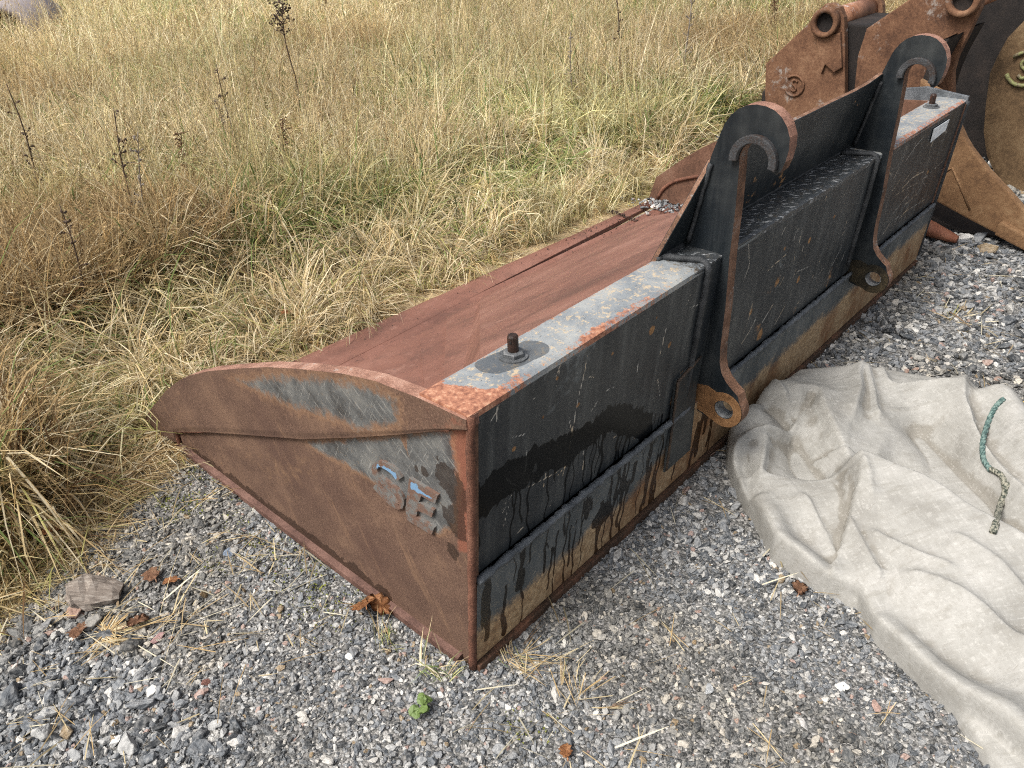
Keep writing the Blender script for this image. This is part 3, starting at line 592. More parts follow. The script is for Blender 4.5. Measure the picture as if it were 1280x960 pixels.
# ---- top of the box beam
nx, ny = 540, 24
yin = lambda x: .068-.008*np.clip(x/.8, 0, 1)
X = np.linspace(.004, 2.688, nx)[:, None]*np.ones((1, ny)); tt = np.linspace(0, 1, ny)[None, :]*np.ones((nx, 1))
Y = -.0485+tt*(yin(X)+.0485); Z = np.full_like(X, .660)-.004*sstep(.12, 0, tt)**2-.002*sstep(.9, 1, tt)+.0012*(fbm(X*6, Y*20, 2)-.5)
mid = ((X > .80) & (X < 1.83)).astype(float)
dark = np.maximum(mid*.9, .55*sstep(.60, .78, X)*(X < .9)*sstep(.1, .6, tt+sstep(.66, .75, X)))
rust = .95*sstep(.088, .055, X+.05*(tt-.5)) + (.25+.75*fbm(X*7, Y*0, 9, 3))*.72*sstep(.30, .10, tt+.12*(fbm(X*9, Y*2, 6)-.5))*(1-.5*mid)*sstep(1.25, .3, X+.5*mid) + .45*sstep(.86, .98, tt)*(1-mid) + .3*np.exp(-((X-.36)/.06)**2)*(1-tt)
rust += .55*sstep(.28, .1, tt)*(X > 1.9)
sd_, _ = seg_dist(X, Y, [(.155, .030), (.19, .020), (.235, .012)])
wet = sstep(.040, .030, sd_+.012*(fbm(X*30, Y*30, 5)-.5))
slab('beam_top', np.stack([X, Y, Z], -1), (0, 0, -.012), {'rust': rust, 'dark': dark, 'wet': wet}, [M_top, M_edge], bucket, rim_mat=0, flip=True)
# the rounded rusty end caps of the beam
for xe, mt in ((0, M_edge), (L, M_black)):
    pass
# corner weld beads standing up the back edges and across the beam end
bm = bmesh.new(); tube(bm, [(.008, -.002-.049*z/.66, z) for z in np.linspace(0, .655, 28)], lambda i: .0085*(1+.16*math.sin(i*2.3)*math.sin(i*.7)), 8); link('corner_weld', bm_mesh('corner_weld', bm, True), M_rustbead, bucket)
bm = bmesh.new(); tube(bm, [(L-.008, -.002-.049*z/.66, z) for z in np.linspace(0.03, .655, 28)], .010, 8); link('corner_weld', bm_mesh('corner_weld', bm, True), M_blackbead, bucket)
# end beads of the beam beside the hooks
for x, s in ((.782, 1), (1.795, 1), (.905, 1), (1.91, 1)):
    bm = bmesh.new(); pr = [(x, lean(z)-.004, z) for z in np.linspace(.30, .648, 26)]+[(x, -.046, .660), (x, -.03, .666), (x-.02, .0, .667), (x-.03, .03, .666), (x-.035, .045, .664)]
    tube(bm, pr, lambda i: .0085*(1+.12*math.sin(i*3.1)), 7); link('end_weld', bm_mesh('end_weld', bm, True), M_blackbead, bucket)

# ---- floor and inner back
ny = 40; nx = 90
prof = [(1.195, .013)]+[(y, .010) for y in np.linspace(1.1, .42, 8)]+[(.42-.34*math.sin(a), .35-.34*math.cos(a)) for a in np.linspace(.15, 1.5, 12)]+[(.062, .50), (.056, .645)]
def fz(x, y): return (.040*(1-np.clip(x/2.7, 0, 1)))*sstep(.15, 1.3, y)
V = np.array([[(x, y, z+float(fz(x, y))) for (y, z) in prof] for x in np.linspace(.02, 2.68, nx)])
F_ = V.copy()
slab('floor_plate', F_, (0, -.004, -.014), {}, [M_floor, M_floor], bucket, flip=False)
bm = bmesh.new()
xs = np.linspace(.012, 2.688, 40); rows = []
R = random.Random(8)
for x in xs:
    yi = np.interp(x, [0, .65, 2.4, 2.7], [1.165, 1.175, 1.235, 1.24]); yo = np.interp(x, [0, 2.7], [1.338, 1.300])+R.gauss(0, .0015); b = float(fz(x, 1.25))
    rows.append([bm.verts.new(p) for p in ((x, yi, .0130+b), (x, yi-.001, .0112+b), (x, yi-.002, -.004+b), (x, yo, -.004+b), (x, yo, .005+b), (x, yo-.03, .0130+b))])
for i in range(len(rows)-1):
    for j in range(6): bm.faces.new((rows[i][j], rows[i][(j+1) % 6], rows[i+1][(j+1) % 6], rows[i+1][j]))
bm.faces.new(rows[0]); bm.faces.new(rows[-1][::-1]); link('cutting_edge', bm_mesh('cutting_edge', bm), M_floor, bucket)

# ---- near end plate
top_o = [(-.053, .655), (.062, .653), (.18, .644), (.276, .624), (.412, .584), (.55, .5395), (.677, .490), (.831, .427), (.933, .378), (1.01, .335), (1.074, .291), (1.13, .250), (1.18, .207), (1.26, .145), (1.333, .078)]
low_o = [(-.053, .634), (-.002, .613), (.131, .545), (.285, .470), (.467, .385), (.604, .331), (.759, .270), (.984, .180), (1.150, .108), (1.162, .066), (1.25, .036), (1.333, .070)]
itp = lambda t, y: np.interp(y, [p[0] for p in t], [p[1] for p in t])
def sp_(px, py, x=.012):
    q = on(px, py, 0, x); return (q[1], q[2])
ns, nv = 250, 76
S_ = np.linspace(0, 1, ns)[:, None]*np.ones((1, nv)); T_ = np.linspace(0, 1, nv)[None, :]*np.ones((ns, 1))
yy = 1.195*S_; zl = .006+.046*(yy/1.2)**1.3; zh = itp(low_o, yy)+.02; Zp = zl+(zh-zl)*T_; Yp = yy+(1-S_)*(-.075*Zp)
Xp = .012-.006*np.exp(-(((Yp-.55)/.4)**2+((Zp-.2)/.15)**2))*0+.0025*(fbm(Yp*3, Zp*3, 7)-.5)
paint = soft_poly(Yp, Zp, [sp_(*p) for p in [(385, 553), (430, 550), (500, 545), (562, 540), (566, 570), (572, 605), (566, 655), (548, 668), (520, 640), (490, 622), (465, 600), (430, 580), (400, 566)]], .030)
paint += .10*sstep(.50, .60, Zp-.25*np.abs(Yp-.2)); paint -= .5*np.exp(-((seg_dist(Yp, Zp, [sp_(503, 540), sp_(507, 560), sp_(512, 575)])[0])/.006)**2)
red = soft_poly(Yp, Zp, [sp_(*p) for p in [(543, 536), (590, 536), (592, 690), (573, 690), (571, 640), (566, 600), (560, 570)]], .02)
tan = .55*soft_poly(Yp, Zp, [sp_(*p) for p in [(225, 545), (300, 545), (420, 555), (440, 600), (380, 640), (300, 590)]], .12)
bl = [(y, .006+.046*(y/1.2)**1.3) for y in np.linspace(.02, 1.19, 20)]
db = Zp-zl
wet_shade = .75*sstep(.05, .01, db-.022*fbm(Yp*6, Zp*2, 5))*sstep(.1, .35, Yp)*sstep(1.2, 1.0, Yp)
for p, rr in (((462, 728), .016), ((455, 720), .012), ((484, 745), .013), ((445, 712), .014), ((472, 735), .008), ((560, 600), .03), ((572, 620), .03), ((568, 650), .03), ((566, 690), .015), ((530, 590), .010), ((520, 585), .008)):  # bottom blots are damp; those by the letters also paint in their shade
    q = sp_(*p); wet_shade = np.maximum(wet_shade, 1.0*np.exp(-(((Yp-q[0])/rr)**2+((Zp-q[1])/(rr*1.3))**2)*.8))
slab('side_plate', np.stack([Xp, Yp, Zp], -1), (.016, 0, 0), {'paint': paint, 'red': red, 'tan': tan, 'wet': wet_shade}, [M_side, M_edge], bucket, flip=True)
side = C.objects['side_plate']
# bottom lip bar of the end plate
bm = bmesh.new(); add = [(y, .006+.046*(y/1.2)**1.3) for y in np.linspace(.03, 1.165, 24)]
rows = []
for y, z in add: rows.append([bm.verts.new(p) for p in ((-.004, y, z-.010), (-.004, y, z+.006), (.014, y, z+.010), (.03, y, z-.010))])
for i in range(len(rows)-1):
    for j in range(4): bm.faces.new((rows[i][j], rows[i][(j+1) % 4], rows[i+1][(j+1) % 4], rows[i+1][j]))
bm.faces.new(rows[0]); bm.faces.new(rows[-1][::-1]); link('bottom_lip', bm_mesh('bottom_lip', bm), rust_mat('brown_lip_rust', (.045, .022, .017), (.095, .050, .038), (.16, .09, .07), 12, .7), bucket)
# thicker plate over the upper edge
ns, nv = 270, 40
yy = np.linspace(-.050, 1.331, ns)[:, None]*np.ones((1, nv)); T_ = np.linspace(0, 1, nv)[None, :]*np.ones((ns, 1))
lo_, hi_ = itp(low_o, yy), itp(top_o, yy); Zp = lo_+(hi_-lo_)*T_
Xp = -.003+.003*sstep(.12, 0, T_)+.002*(fbm(yy*4, Zp*4, 9)-.5)
pp = soft_poly(yy, Zp, [sp_(*p, 0) for p in [(285, 472), (335, 464), (400, 464), (470, 478), (500, 498), (506, 534), (480, 541), (450, 542), (430, 530), (395, 520), (365, 512), (325, 492)]], .05)-.12
tan = .35*sstep(.5, 1.1, yy); red = .30*np.ones_like(yy)*sstep(.15, 0, yy)+.12
slab('reinforcing_plate', np.stack([Xp, yy, Zp], -1), (.031, 0, 0), {'paint': pp, 'red': red, 'tan': tan, 'wet': np.zeros_like(yy)}, [M_side, M_edge_pink], bucket, flip=True)
bm = bmesh.new(); bead(bm, (.004, .0, .610), (.004, 1.14, .110), .003)
tube(bm, [(.006, 1.158, z) for z in np.linspace(.04, .108, 6)], .006, 6); link('plate_weld', bm_mesh('plate_weld', bm, True), M_rustbead, bucket)
# far end plate
bm = bmesh.new(); pol = [(0, 0), (1.2, .02), (1.30, .012)]+[(y, z-.01) for y, z in top_o[::-1][1:]]
prism(bm, pol, lambda a, b, k: (L-.024+.024*k, a, b), 0, 0); link('side_plate', bm_mesh('side_plate', bm), rust_mat('inner_end_plate_rust', (.065, .034, .022), (.125, .065, .042), (.19, .115, .08), 6, .85), bucket)
bm = bmesh.new(); rib = spline([(L-.026, 1.245, .03), (L-.026, 1.21, .09), (L-.026, 1.14, .14), (L-.026, 1.0, .19), (L-.026, .8, .25)], 12); tube(bm, rib, .009, 6); link('inner_rib', bm_mesh('inner_rib', bm, True), M_rustbead, bucket)
# far corner flap of the beam end, standing up from the end plate
bm = bmesh.new(); prism(bm, [(-.052, .645), (-.052, .672), (.10, .690), (.20, .672), (.20, .62), (.06, .640)], lambda a, b, k: (L-.014+.014*k, a, b), .002, 0); link('end_flap', bm_mesh('end_flap', bm), M_bead, bucket)

# ---- raised letters welded to the end plate
def flat_letter(name, polys, blue):
    bm = bmesh.new()
    for pol in polys:
        n = len(pol); f = [bm.verts.new((.0055, *p)) for p in pol]; b = [bm.verts.new((.014, *p)) for p in pol]
        try: bm.faces.new(f)
        except ValueError: pass
        for i in range(n): bm.faces.new((f[i], f[(i+1) % n], b[(i+1) % n], b[i]))
    bm.normal_update(); bmesh.ops.triangulate(bm, faces=[f for f in bm.faces if len(f.verts) > 4]); bmesh.ops.subdivide_edges(bm, edges=bm.edges[:], cuts=2, use_grid_fill=True)
    me = bm_mesh(name, bm); a = me.attributes.new('blue', 'FLOAT', 'POINT')
    for i, v in enumerate(me.vertices): a.data[i].value = blue(v.co.y, v.co.z)
    o = link(name, me, M_letter, side); return o
lz = lambda a, b: sp_(440+a/8, 550+b/8, .0055)
E_ = [(570, 380), (855, 555), (830, 640), (690, 560), (668, 622), (815, 705), (795, 775), (655, 705), (640, 768), (820, 880), (795, 950), (545, 797), (535, 680)]
qa, qb = lz(570, 380), lz(640, 560)
flat_letter('letter', [[lz(*p) for p in E_]], lambda y, z: .95*math.exp(-min((y-lz(*c)[0])**2+(z-lz(*c)[1])**2 for c in ((600, 450), (650, 490), (760, 560), (620, 470)))/.013**2))
cl = spline([(470, 395), (415, 320), (330, 262), (258, 240), (222, 290), (255, 375), (340, 440), (440, 525), (490, 620), (470, 672), (390, 625), (290, 525), (225, 455)], 30)
ob, ib = [], []
for i, p in enumerate(cl):
    tg = cl[min(i+1, 29)]-cl[max(i-1, 0)]; tg /= np.linalg.norm(tg); nrm = np.array([-tg[1], tg[0]]); ob.append(lz(*(p+nrm*29))); ib.append(lz(*(p-nrm*29)))
flat_letter('letter', [[ob[i], ob[i+1], ib[i+1], ib[i]] for i in range(29)], lambda y, z: .95*math.exp(-min((y-lz(*c)[0])**2+(z-lz(*c)[1])**2 for c in ((320, 290), (420, 350), (270, 280), (370, 310)))/.011**2))

# ---- hook arms
def arc(cy, cz, r, a0, a1, n): return [(cy+r*math.cos(math.radians(a0+(a1-a0)*i/(n-1))), cz+r*math.sin(math.radians(a0+(a1-a0)*i/(n-1)))) for i in range(n)]
EY, EZ = -.099, .253
outer = [(.03, .24), (-.045, .215)]+arc(EY, EZ, .050, -50, -220, 18)+[(-.131, .304), (-.112, .318), (-.094, .334), (-.080, .354), (-.073, .38), (-.070, .42), (-.071, .534), (-.067, .66), (-.068, .775), (-.066, .86)]
outer += arc(-.100, .887, .036, 0, 178, 12)+[(-.1375, .872), (-.143, .864), (-.151, .863), (-.160, .872), (-.167, .893)]
outer += [(-.171, .920), (-.169, .943), (-.160, .964), (-.147, .980), (-.130, .992), (-.110, .998), (-.089, .999), (-.068, .995), (-.050, .986), (-.034, .971), (-.021, .951), (-.012, .925), (.002, .882), (.052, .655), (.04, .50)]
hole = arc(EY, EZ, .026, 0, 360, 21)[:-1]
keyed = outer+[(.035, .2531), (EY+.026, .2531)]+hole[1:]+[(EY+.026, .2529), (.035, .2529)]
rim_m = M_edge
def hook_arm(x, eye_mat, rust_hook):
    bm = bmesh.new(); prism(bm, keyed, lambda a, b, k: (x+.036*k, a, b), 0, 1)
    bmesh.ops.triangulate(bm, faces=[f for f in bm.faces if len(f.verts) > 4])
    # the bevelled, pinkish-rusted top of the hook
    for f in bm.faces:
        if f.material_index == 1 and f.calc_center_median().z > .9 and f.calc_center_median().y < .0 and not (abs(f.calc_center_median().y+.10) < .037 and f.calc_center_median().z < .925): f.material_index = 2
    o = link('hook_arm', bm_mesh('hook_arm', bm), [M_arm, M_edge, M_edge_pink], bucket)
    bm = bmesh.new(); ring = arc(-.100, .887, .054, -8, 196, 18)+arc(-.100, .887, .037, 196, -8, 18); prism(bm, ring, lambda a, b, k: (x-.016+.015*k, a, b), .002, 0)
    link('hook_lip', bm_mesh('hook_lip', bm), M_lip, o)
    ey = arc(EY, EZ, .0485, 62, 298-360+360, 26)
    bm = bmesh.new(); pol = arc(EY, EZ, .0487, -60, -300, 24)+[(EY+.05, EZ+.052), (EY+.095, EZ+.045), (EY+.095, EZ-.02), (EY+.055, EZ-.03)]
    hl = arc(EY, EZ, .0265, 0, 360, 21)[:-1]; kp = pol+[(EY+.094, EZ-.0201)]; kp = pol[:-2]+[(EY+.095, EZ+.0001), (EY+.0265, EZ+.0001)]+hl[1:]+[(EY+.0265, EZ-.0001), (EY+.095, EZ-.0001)]+pol[-2:]
    prism(bm, kp, lambda a, b, k: (x-.0035+.003*k, a, b), 0, 0); bmesh.ops.triangulate(bm, faces=[f for f in bm.faces if len(f.verts) > 4])
    link('pin_eye', bm_mesh('pin_eye', bm), eye_mat, o)
    bm = bmesh.new(); n = 20; ro = [(EY+.0258*math.cos(2*math.pi*i/n), EZ+.0258*math.sin(2*math.pi*i/n)) for i in range(n)]; ri = [(EY+.0235*math.cos(2*math.pi*i/n), EZ+.0235*math.sin(2*math.pi*i/n)) for i in range(n)]
    vs = [[bm.verts.new((xx, *p)) for p in q] for xx, q in ((x-.001, ro), (x-.001, ri), (x+.037, ri), (x+.037, ro))]
    for a in range(4):
        for i in range(n): bm.faces.new((vs[a][i], vs[a][(i+1) % n], vs[(a+1) % 4][(i+1) % n], vs[(a+1) % 4][i]))
    link('bushing', bm_mesh('bushing', bm, True), M_nut, o)
    return o
M_eye1 = rust_mat('orange_rust_eye', (.045, .022, .010), (.17, .085, .035), (.27, .15, .07), 16, .8)
M_eye2 = rust_mat('oily_black_eye', (.008, .007, .005), (.022, .018, .011), (.06, .045, .025), 16, .5)
hook_arm(.850, M_eye1, 1); hook_arm(1.845, M_eye2, 0)
# ---- spill guard between and outside the hooks
M_guard = black_paint('guard_paint', masks=False, base=(.012, .016, .019), grey=(.030, .035, .038), rough=.4)
gpt = lambda a, s, k: (a, .053-.057*s+.012*k, .652+.228*s+.003*k)
outl = [(.722, 0), (.80, .55), (.852, .93), (.93, .955), (1.1, .95), (1.3, .955), (1.5, .962), (1.65, .96), (1.75, .98), (1.83, 1.03), (1.87, 1.02), (1.90, .93), (1.93, .60), (1.985, 0)]
bm = bmesh.new(); prism(bm, outl, gpt, .0015, 1, 1); link('spill_guard', bm_mesh('spill_guard', bm), [M_guard, M_edge], bucket)
bm = bmesh.new(); bead(bm, (.73, .052, .662), (.845, .052, .662), .008); bead(bm, (.89, .054, .664), (1.84, .054, .664), .007); bead(bm, (.846, .04, .67), (.846, .0, .862), .006); bead(bm, (1.842, .04, .67), (1.842, -.004, .865), .006)
link('guard_weld', bm_mesh('guard_weld', bm, True), M_blackbead, bucket)
# ---- bolts on the beam ends
def bolt(x, y, h):
    bm = bmesh.new(); tube(bm, [(x, y, .650), (x, y, .664), (x, y, .664+h-.004), (x, y, .664+h)], lambda i: [.011, .0105, .0105, .008][i], 14)
    o = link('threaded_stud', bm_mesh('threaded_stud', bm), M_bolt, bucket)
    bm = bmesh.new()
    tube(bm, [(x, y, .660), (x, y, .671), (x, y, .673)], lambda i: [.021, .021, .018][i], 6); link('nut', bm_mesh('nut', bm), M_nut, o)
    bm = bmesh.new(); tube(bm, [(x, y, .658), (x, y, .6635)], .028, 18); link('washer', bm_mesh('washer', bm), M_nut, o)
    bm = bmesh.new(); tube(bm, [(x-.0112, y-.003, .664+h*.72), (x-.0095, y-.0028, .664+h*.72)], .0028, 8); link('pin_hole', bm_mesh('pin_hole', bm), M_shadesteel, o)
bolt(.197, .020, .042); bolt(L-.197, .020, .042)
# ---- blank white sticker on the back near the far end
c0 = [on(*p, 1, -.046) for p in ((1163, 178), (1166, 161), (1185, 149), (1181, 163))]
bm = bmesh.new(); prism(bm, [(c[0], c[2]) for c in c0], lambda a, b, k: (a, lean(b)-.0055+.0025*k, b), 0, 0); link('sticker', bm_mesh('sticker', bm), M_white, bucket)

# ================================================================== rusty excavator buckets behind
def plate(name, x0, x1, pol, mat, parent, bev=.006):
    bm = bmesh.new(); prism(bm, pol, lambda a, b, k: (x0+(x1-x0)*k, a, b), bev, 0); return link(name, bm_mesh(name, bm), mat, parent)
def ringx(name, x0, x1, cy, cz, ro, ri, mat, parent, n=28):
    bm = bmesh.new(); vs = []
    for xx, r_ in ((x0, ri), (x0, ro*.94), (x0+.006, ro), (x1, ro), (x1, ri)): vs.append([bm.verts.new((xx, cy+r_*math.cos(2*math.pi*i/n), cz+r_*math.sin(2*math.pi*i/n))) for i in range(n)])
    for a in range(5):
        for i in range(n): bm.faces.new((vs[a][i], vs[a][(i+1) % n], vs[(a+1) % 5][(i+1) % n], vs[(a+1) % 5][i]))
    return link(name, bm_mesh(name, bm, True), mat, parent)
def yz(px, py, x):
    q = on(px, py, 0, x); return (q[1], q[2])
def emblem(x, cy, cz, r, mat, parent, letter=True):
    bm = bmesh.new(); n = 24
    tube(bm, [(x, cy+r*math.cos(a), cz+r*math.sin(a)) for a in np.linspace(.7, 5.9, 22)], r*.13, 6)
    o = link('cast_mark', bm_mesh('cast_mark', bm, True), mat, parent)
    if letter:
        bm = bmesh.new(); sp = spline([(.42, .42), (.1, .62), (-.3, .5), (-.3, .18), (.0, .0), (.3, -.2), (.3, -.5), (-.05, -.62), (-.4, -.42)], 20)
        tube(bm, [(x, cy-p[0]*r*.7, cz+p[1]*r*.9) for p in sp], r*.11, 6); link('cast_letter', bm_mesh('cast_letter', bm, True), mat, o)
# bucket A: the two-eared one at the left
bA = tag(empty('excavator_bucket', (4.1, 1.0, 0)), 'orange-brown excavator bucket with a round cast S mark on its pin ear', 'excavator bucket')
inv = Matrix.Translation((-4.1, -1.0, 0))
xa = 3.9
pol = [yz(*p, xa) for p in [(957, 80), (956, 120), (958, 148), (985, 200), (1040, 260), (1056, 250), (1056, 140), (1056, 60), (1055, 22), (1050, 9), (1041, 4), (1031, 5), (1023, 13), (1010, 30)]]
plate('pin_ear', xa, xa+.05, pol, M_oldrust, bA)
cy, cz = yz(1029, 29, xa-.05); cyb, czb = yz(1030, 27, xa)
ringx('pin_boss', xa-.045, xa+.02, cy, cz, .075, .050, M_oldrust, bA)
bm = bmesh.new(); tube(bm, [(xa-.012, cy, cz), (xa-.004, cy, cz)], .056, 20); link('bore', bm_mesh('bore', bm), M_shadesteel, bA)
rib = [yz(*p, xa) for p in [(1022, 48), (1052, 40), (1054, 84), (1044, 90), (1033, 80), (1028, 92)]]
plate('ear_rib', xa-.02, xa+.01, rib, M_oldrust, bA)
emblem(xa-.004, *yz(993, 107, xa), .055, M_oldrust, bA)
bm = bmesh.new(); tube(bm, [(xa+.05, cy-.005, cz+.0), (xa+.55, cy-.005, cz)], .062, 20); link('cross_tube', bm_mesh('cross_tube', bm, True), M_tubesteel, bA)
plate('pin_ear', xa+.55, xa+.60, [(y, z) for y, z in pol], M_oldrust, bA)
bm = bmesh.new()
V = [(xa+.02+.56*k, y, z) for k in (0, 1) for y, z in [(1.36, .02), (1.40, .30), (1.25, .48), (1.1, .40), (1.0, .1), (.85, .02)]]
prism(bm, [(1.36, .0), (1.36, .30), (1.22, .44), (1.06, .58), (.95, .70), (.70, .70), (.60, .40), (.60, .0)], lambda a, b, k: (xa+.06+.48*k, a, b), .01, 0); link('shell', bm_mesh('shell', bm), M_shadesteel, bA)  # built up in near-black to fill the gap beside the ear with painted shade
# bucket B: nearest one, with ear behind the far hook, end plate and tooth
bB = tag(empty('excavator_bucket', (3.4, .2, 0)), 'rust-brown excavator bucket right behind the long black bucket, its tooth on the gravel', 'excavator bucket')
xb = 3.3
pol = [yz(*p, xb) for p in [(1068, 108), (1072, 70), (1083, 36), (1130, 4), (1165, -22), (1232, -26), (1226, 10), (1213, 38), (1196, 72), (1191, 90), (1191, 125), (1180, 200), (1090, 200), (1066, 150)]]
plate('pin_ear', xb, xb+.05, pol, M_oldrust, bB)
cy, cz = yz(1203, 0, xb-.04); ringx('pin_boss', xb-.045, xb+.02, cy, cz, .068, .044, M_oldrust, bB)
bm = bmesh.new(); tube(bm, [(xb-.012, cy, cz), (xb-.004, cy, cz)], .050, 20); link('bore', bm_mesh('bore', bm), M_shadesteel, bB)
bm = bmesh.new(); tube(bm, [(xb+.05, cy, cz), (xb+.62, cy, cz)], .055, 18); link('cross_tube', bm_mesh('cross_tube', bm, True), M_tubesteel, bB)
rib = [yz(*p, xb) for p in [(1172, 22), (1181, 6), (1184, 30), (1176, 62), (1166, 60)]]
xs_ = 3.05
pol = [yz(*p, xs_) for p in [(1150, 100), (1186, 120), (1200, 158), (1206, 172), (1214, 186), (1236, 214), (1262, 241), (1300, 286), (1330, 320), (1300, 326), (1243, 291), (1210, 274), (1172, 253), (1140, 236)]]
plate('end_plate', xs_, xs_+.045, pol, M_oldrust2, bB, .008)
pol = [yz(*p, xs_-.03) for p in [(1247, 281), (1252, 278), (1300, 306), (1320, 330), (1296, 322), (1243, 294)]]
plate('side_cutter', xs_-.03, xs_+.06, pol, M_oldrust2, bB, .008)
bm = bmesh.new(); wl = [yz(*p, xs_) for p in [(1180, 215), (1190, 210), (1200, 232), (1212, 262)]]; tube(bm, [(xs_+.001, *p) for p in wl], .006, 6); link('weld_line', bm_mesh('weld_line', bm, True), M_oldrust2, bB)
# shell of bucket B: curved steel wall between its end plates, interior shade painted in as near-black
pr = spline([(-.25, .03), (-.02, .03), (.14, .10), (.22, .28), (.22, .60), (.17, .80)], 16); bm = bmesh.new()
rows = [[bm.verts.new((xx, p[0]+o, p[1]-o*.3)) for p in pr] for xx, o in ((xs_+.05, 0), (3.60, 0), (3.60, .025), (xs_+.05, .025))]
for a in range(4):
    for j in range(15): bm.faces.new((rows[a][j], rows[a][j+1], rows[(a+1) % 4][j+1], rows[(a+1) % 4][j]))
link('shell', bm_mesh('shell', bm), M_shadesteel, bB)
# tooth
tp = [Vector((2.97, .20, .075)), Vector((2.97, .10, .062)), Vector((2.965, .02, .048)), Vector((2.96, -.05, .036)), Vector((2.955, -.085, .032))]
bm = bmesh.new(); rr = [(.062, .045), (.056, .040), (.046, .032), (.034, .022), (.024, .015)]; rows = []
for p, (a, b) in zip(tp, rr): rows.append([bm.verts.new(p+Vector((math.cos(q)*a*(1 if abs(math.cos(q)) < .8 else .95), 0, math.sin(q)*b))) for q in [2*math.pi*i/10 for i in range(10)]])
for i in range(4):
    for j in range(10): bm.faces.new((rows[i][j], rows[i][(j+1) % 10], rows[i+1][(j+1) % 10], rows[i+1][j]))
bm.faces.new(rows[0]); bm.faces.new(rows[-1]); bmesh.ops.bevel(bm, geom=[e for e in bm.edges if e.is_manifold and e.calc_face_angle(0) > .7], offset=.004, segments=2, affect='EDGES'); link('tooth', bm_mesh('tooth', bm, True), M_redrust, bB)
# bucket C at the right edge
bC = tag(empty('excavator_bucket', (4.1, 0, 0)), 'olive-brown excavator bucket with a round yellowish cast mark at the right edge of the photo', 'excavator bucket')
xc = 3.86
pol = [yz(*p, xc) for p in [(1258, 48), (1246, 70), (1236, 92), (1231, 130), (1228, 165), (1232, 195), (1246, 226), (1270, 250), (1300, 278), (1420, 330), (1460, 120), (1400, -10), (1330, -5), (1290, 15)]]
plate('end_plate', xc, xc+.06, pol, M_olive, bC, .02)
t = NT('yellow_green_paint'); M_yg = t.out(t.mix(t.step(t.noise(50, 4, .7), .4, .6), (.11, .085, .05), (.18, .19, .07)), .7)
emblem(xc-.006, *yz(1281, 86, xc), .075, M_yg, bC)
bm = bmesh.new(); V0 = [yz(*p, xc) for p in [(1258, 48), (1236, 92), (1228, 165), (1246, 226), (1300, 278), (1420, 330), (1400, -10)]]
prism(bm, V0, lambda a, b, k: (xc+.07+.55*k, a-.03, b), .02, 0); link('shell', bm_mesh('shell', bm), M_shadesteel, bC)
plate('shade_sheet', 4.30, 4.34, [yz(*p, 4.30) for p in [(1186, -60), (1330, -60), (1330, 240), (1262, 236), (1186, 236)]], M_shadesteel, bC)  # added dark sheet standing in for the deep shade beside this bucket
for b in (bA, bB, bC):
    ml = Matrix.Translation(-b.location)
    for ch in list(b.children): ch.matrix_parent_inverse = ml

# ================================================================== the canvas cover
TH = .085
def tp_(px, py, z=TH): return tuple(on(px, py, 2, z)[:2])
up_front = [(908, 583), (922, 622), (947, 662), (964, 701), (1009, 733), (1068, 757)]
upper = [tp_(*p, 0.) for p in up_front]+[tp_(*p, .03) for p in [(1094, 788), (1144, 838), (1178, 868), (1229, 910), (1280, 955), (1330, 995), (1400, 1070)]]+[(.66, -1.3), (1.2, -1.32), (1.42, -1.0)]+[tuple(on(*p, 2, TH)[:2]+np.array([.016, .012])) for p in [(1280, 522), (1250, 503), (1180, 468), (1120, 455), (1050, 454), (1000, 455)]]+[(1.30, -.036), (1.12, -.036), (1.03, -.036)]
tarp_poly = tarp_poly[:15]+[tuple(np.array(p)+np.array([.012, .01])) for p in upper[-9:-3]]+[(1.25, -.035), (1.10, -.035)]
st = .005
gx_ = np.arange(.2, 1.75, st); gy_ = np.arange(-1.42, .02, st); TX, TY = np.meshgrid(gx_, gy_, indexing='ij')
def envl(poly, wd):
    d = seg_dist(TX, TY, list(poly)+[poly[0]])[0]; i = in_poly(TX, TY, poly); q = np.clip(d/wd, 0, 1); return np.where(i, np.sqrt(np.maximum(1-(1-q)**2, 0)), 0), np.where(i, d, -d)
e2, d2 = envl(upper, .034); e1, d1 = envl(tarp_poly, .018)
wx = TX+.02*(fbm(TX*6, TY*6, 3)-.5); wy = TY+.02*(fbm(TX*6+9, TY*6, 4)-.5)
Hh = .066+0*TX
def ridge(pts, amp, wl, wr, z=TH, sharp=1.0):
    """a fold along photo points; wl, wr = width on its left and right side; a low sharp value gives a crisp crest"""
    P = [tp_(*p, z) for p in pts]; P = [tuple(q) for q in spline([(*q, 0) for q in P], 4*len(P))]; d = np.full(wx.shape, 1e9); sgn = np.zeros_like(wx); pos = np.zeros_like(wx)
    for i in range(len(P)-1):
        ax, ay = P[i][:2]; bx, by = P[i+1][:2]; dx, dy = bx-ax, by-ay; l2 = dx*dx+dy*dy; t_ = np.clip(((wx-ax)*dx+(wy-ay)*dy)/l2, 0, 1); dd = np.hypot(wx-ax-t_*dx, wy-ay-t_*dy)
        s = np.sign(dx*(wy-ay)-dy*(wx-ax)); m = dd < d; d = np.where(m, dd, d); sgn = np.where(m, s, sgn); pos = np.where(m, (i+t_)/(len(P)-1), pos)
    w_ = np.where(sgn > 0, wl, wr); fade = sstep(-.02, .15, pos)*sstep(1.02, .85, pos)
    dn = np.sqrt(d*d+.0025**2)-.0025
    return 1.35*amp*np.exp(-(dn/w_)**sharp)*(.2+.8*fade)
# left hump near the hook eye, leaning on the bucket
Hh += .095*np.exp(-((TX-1.14)**2/.12**2+(TY+.05)**2/.10**2))
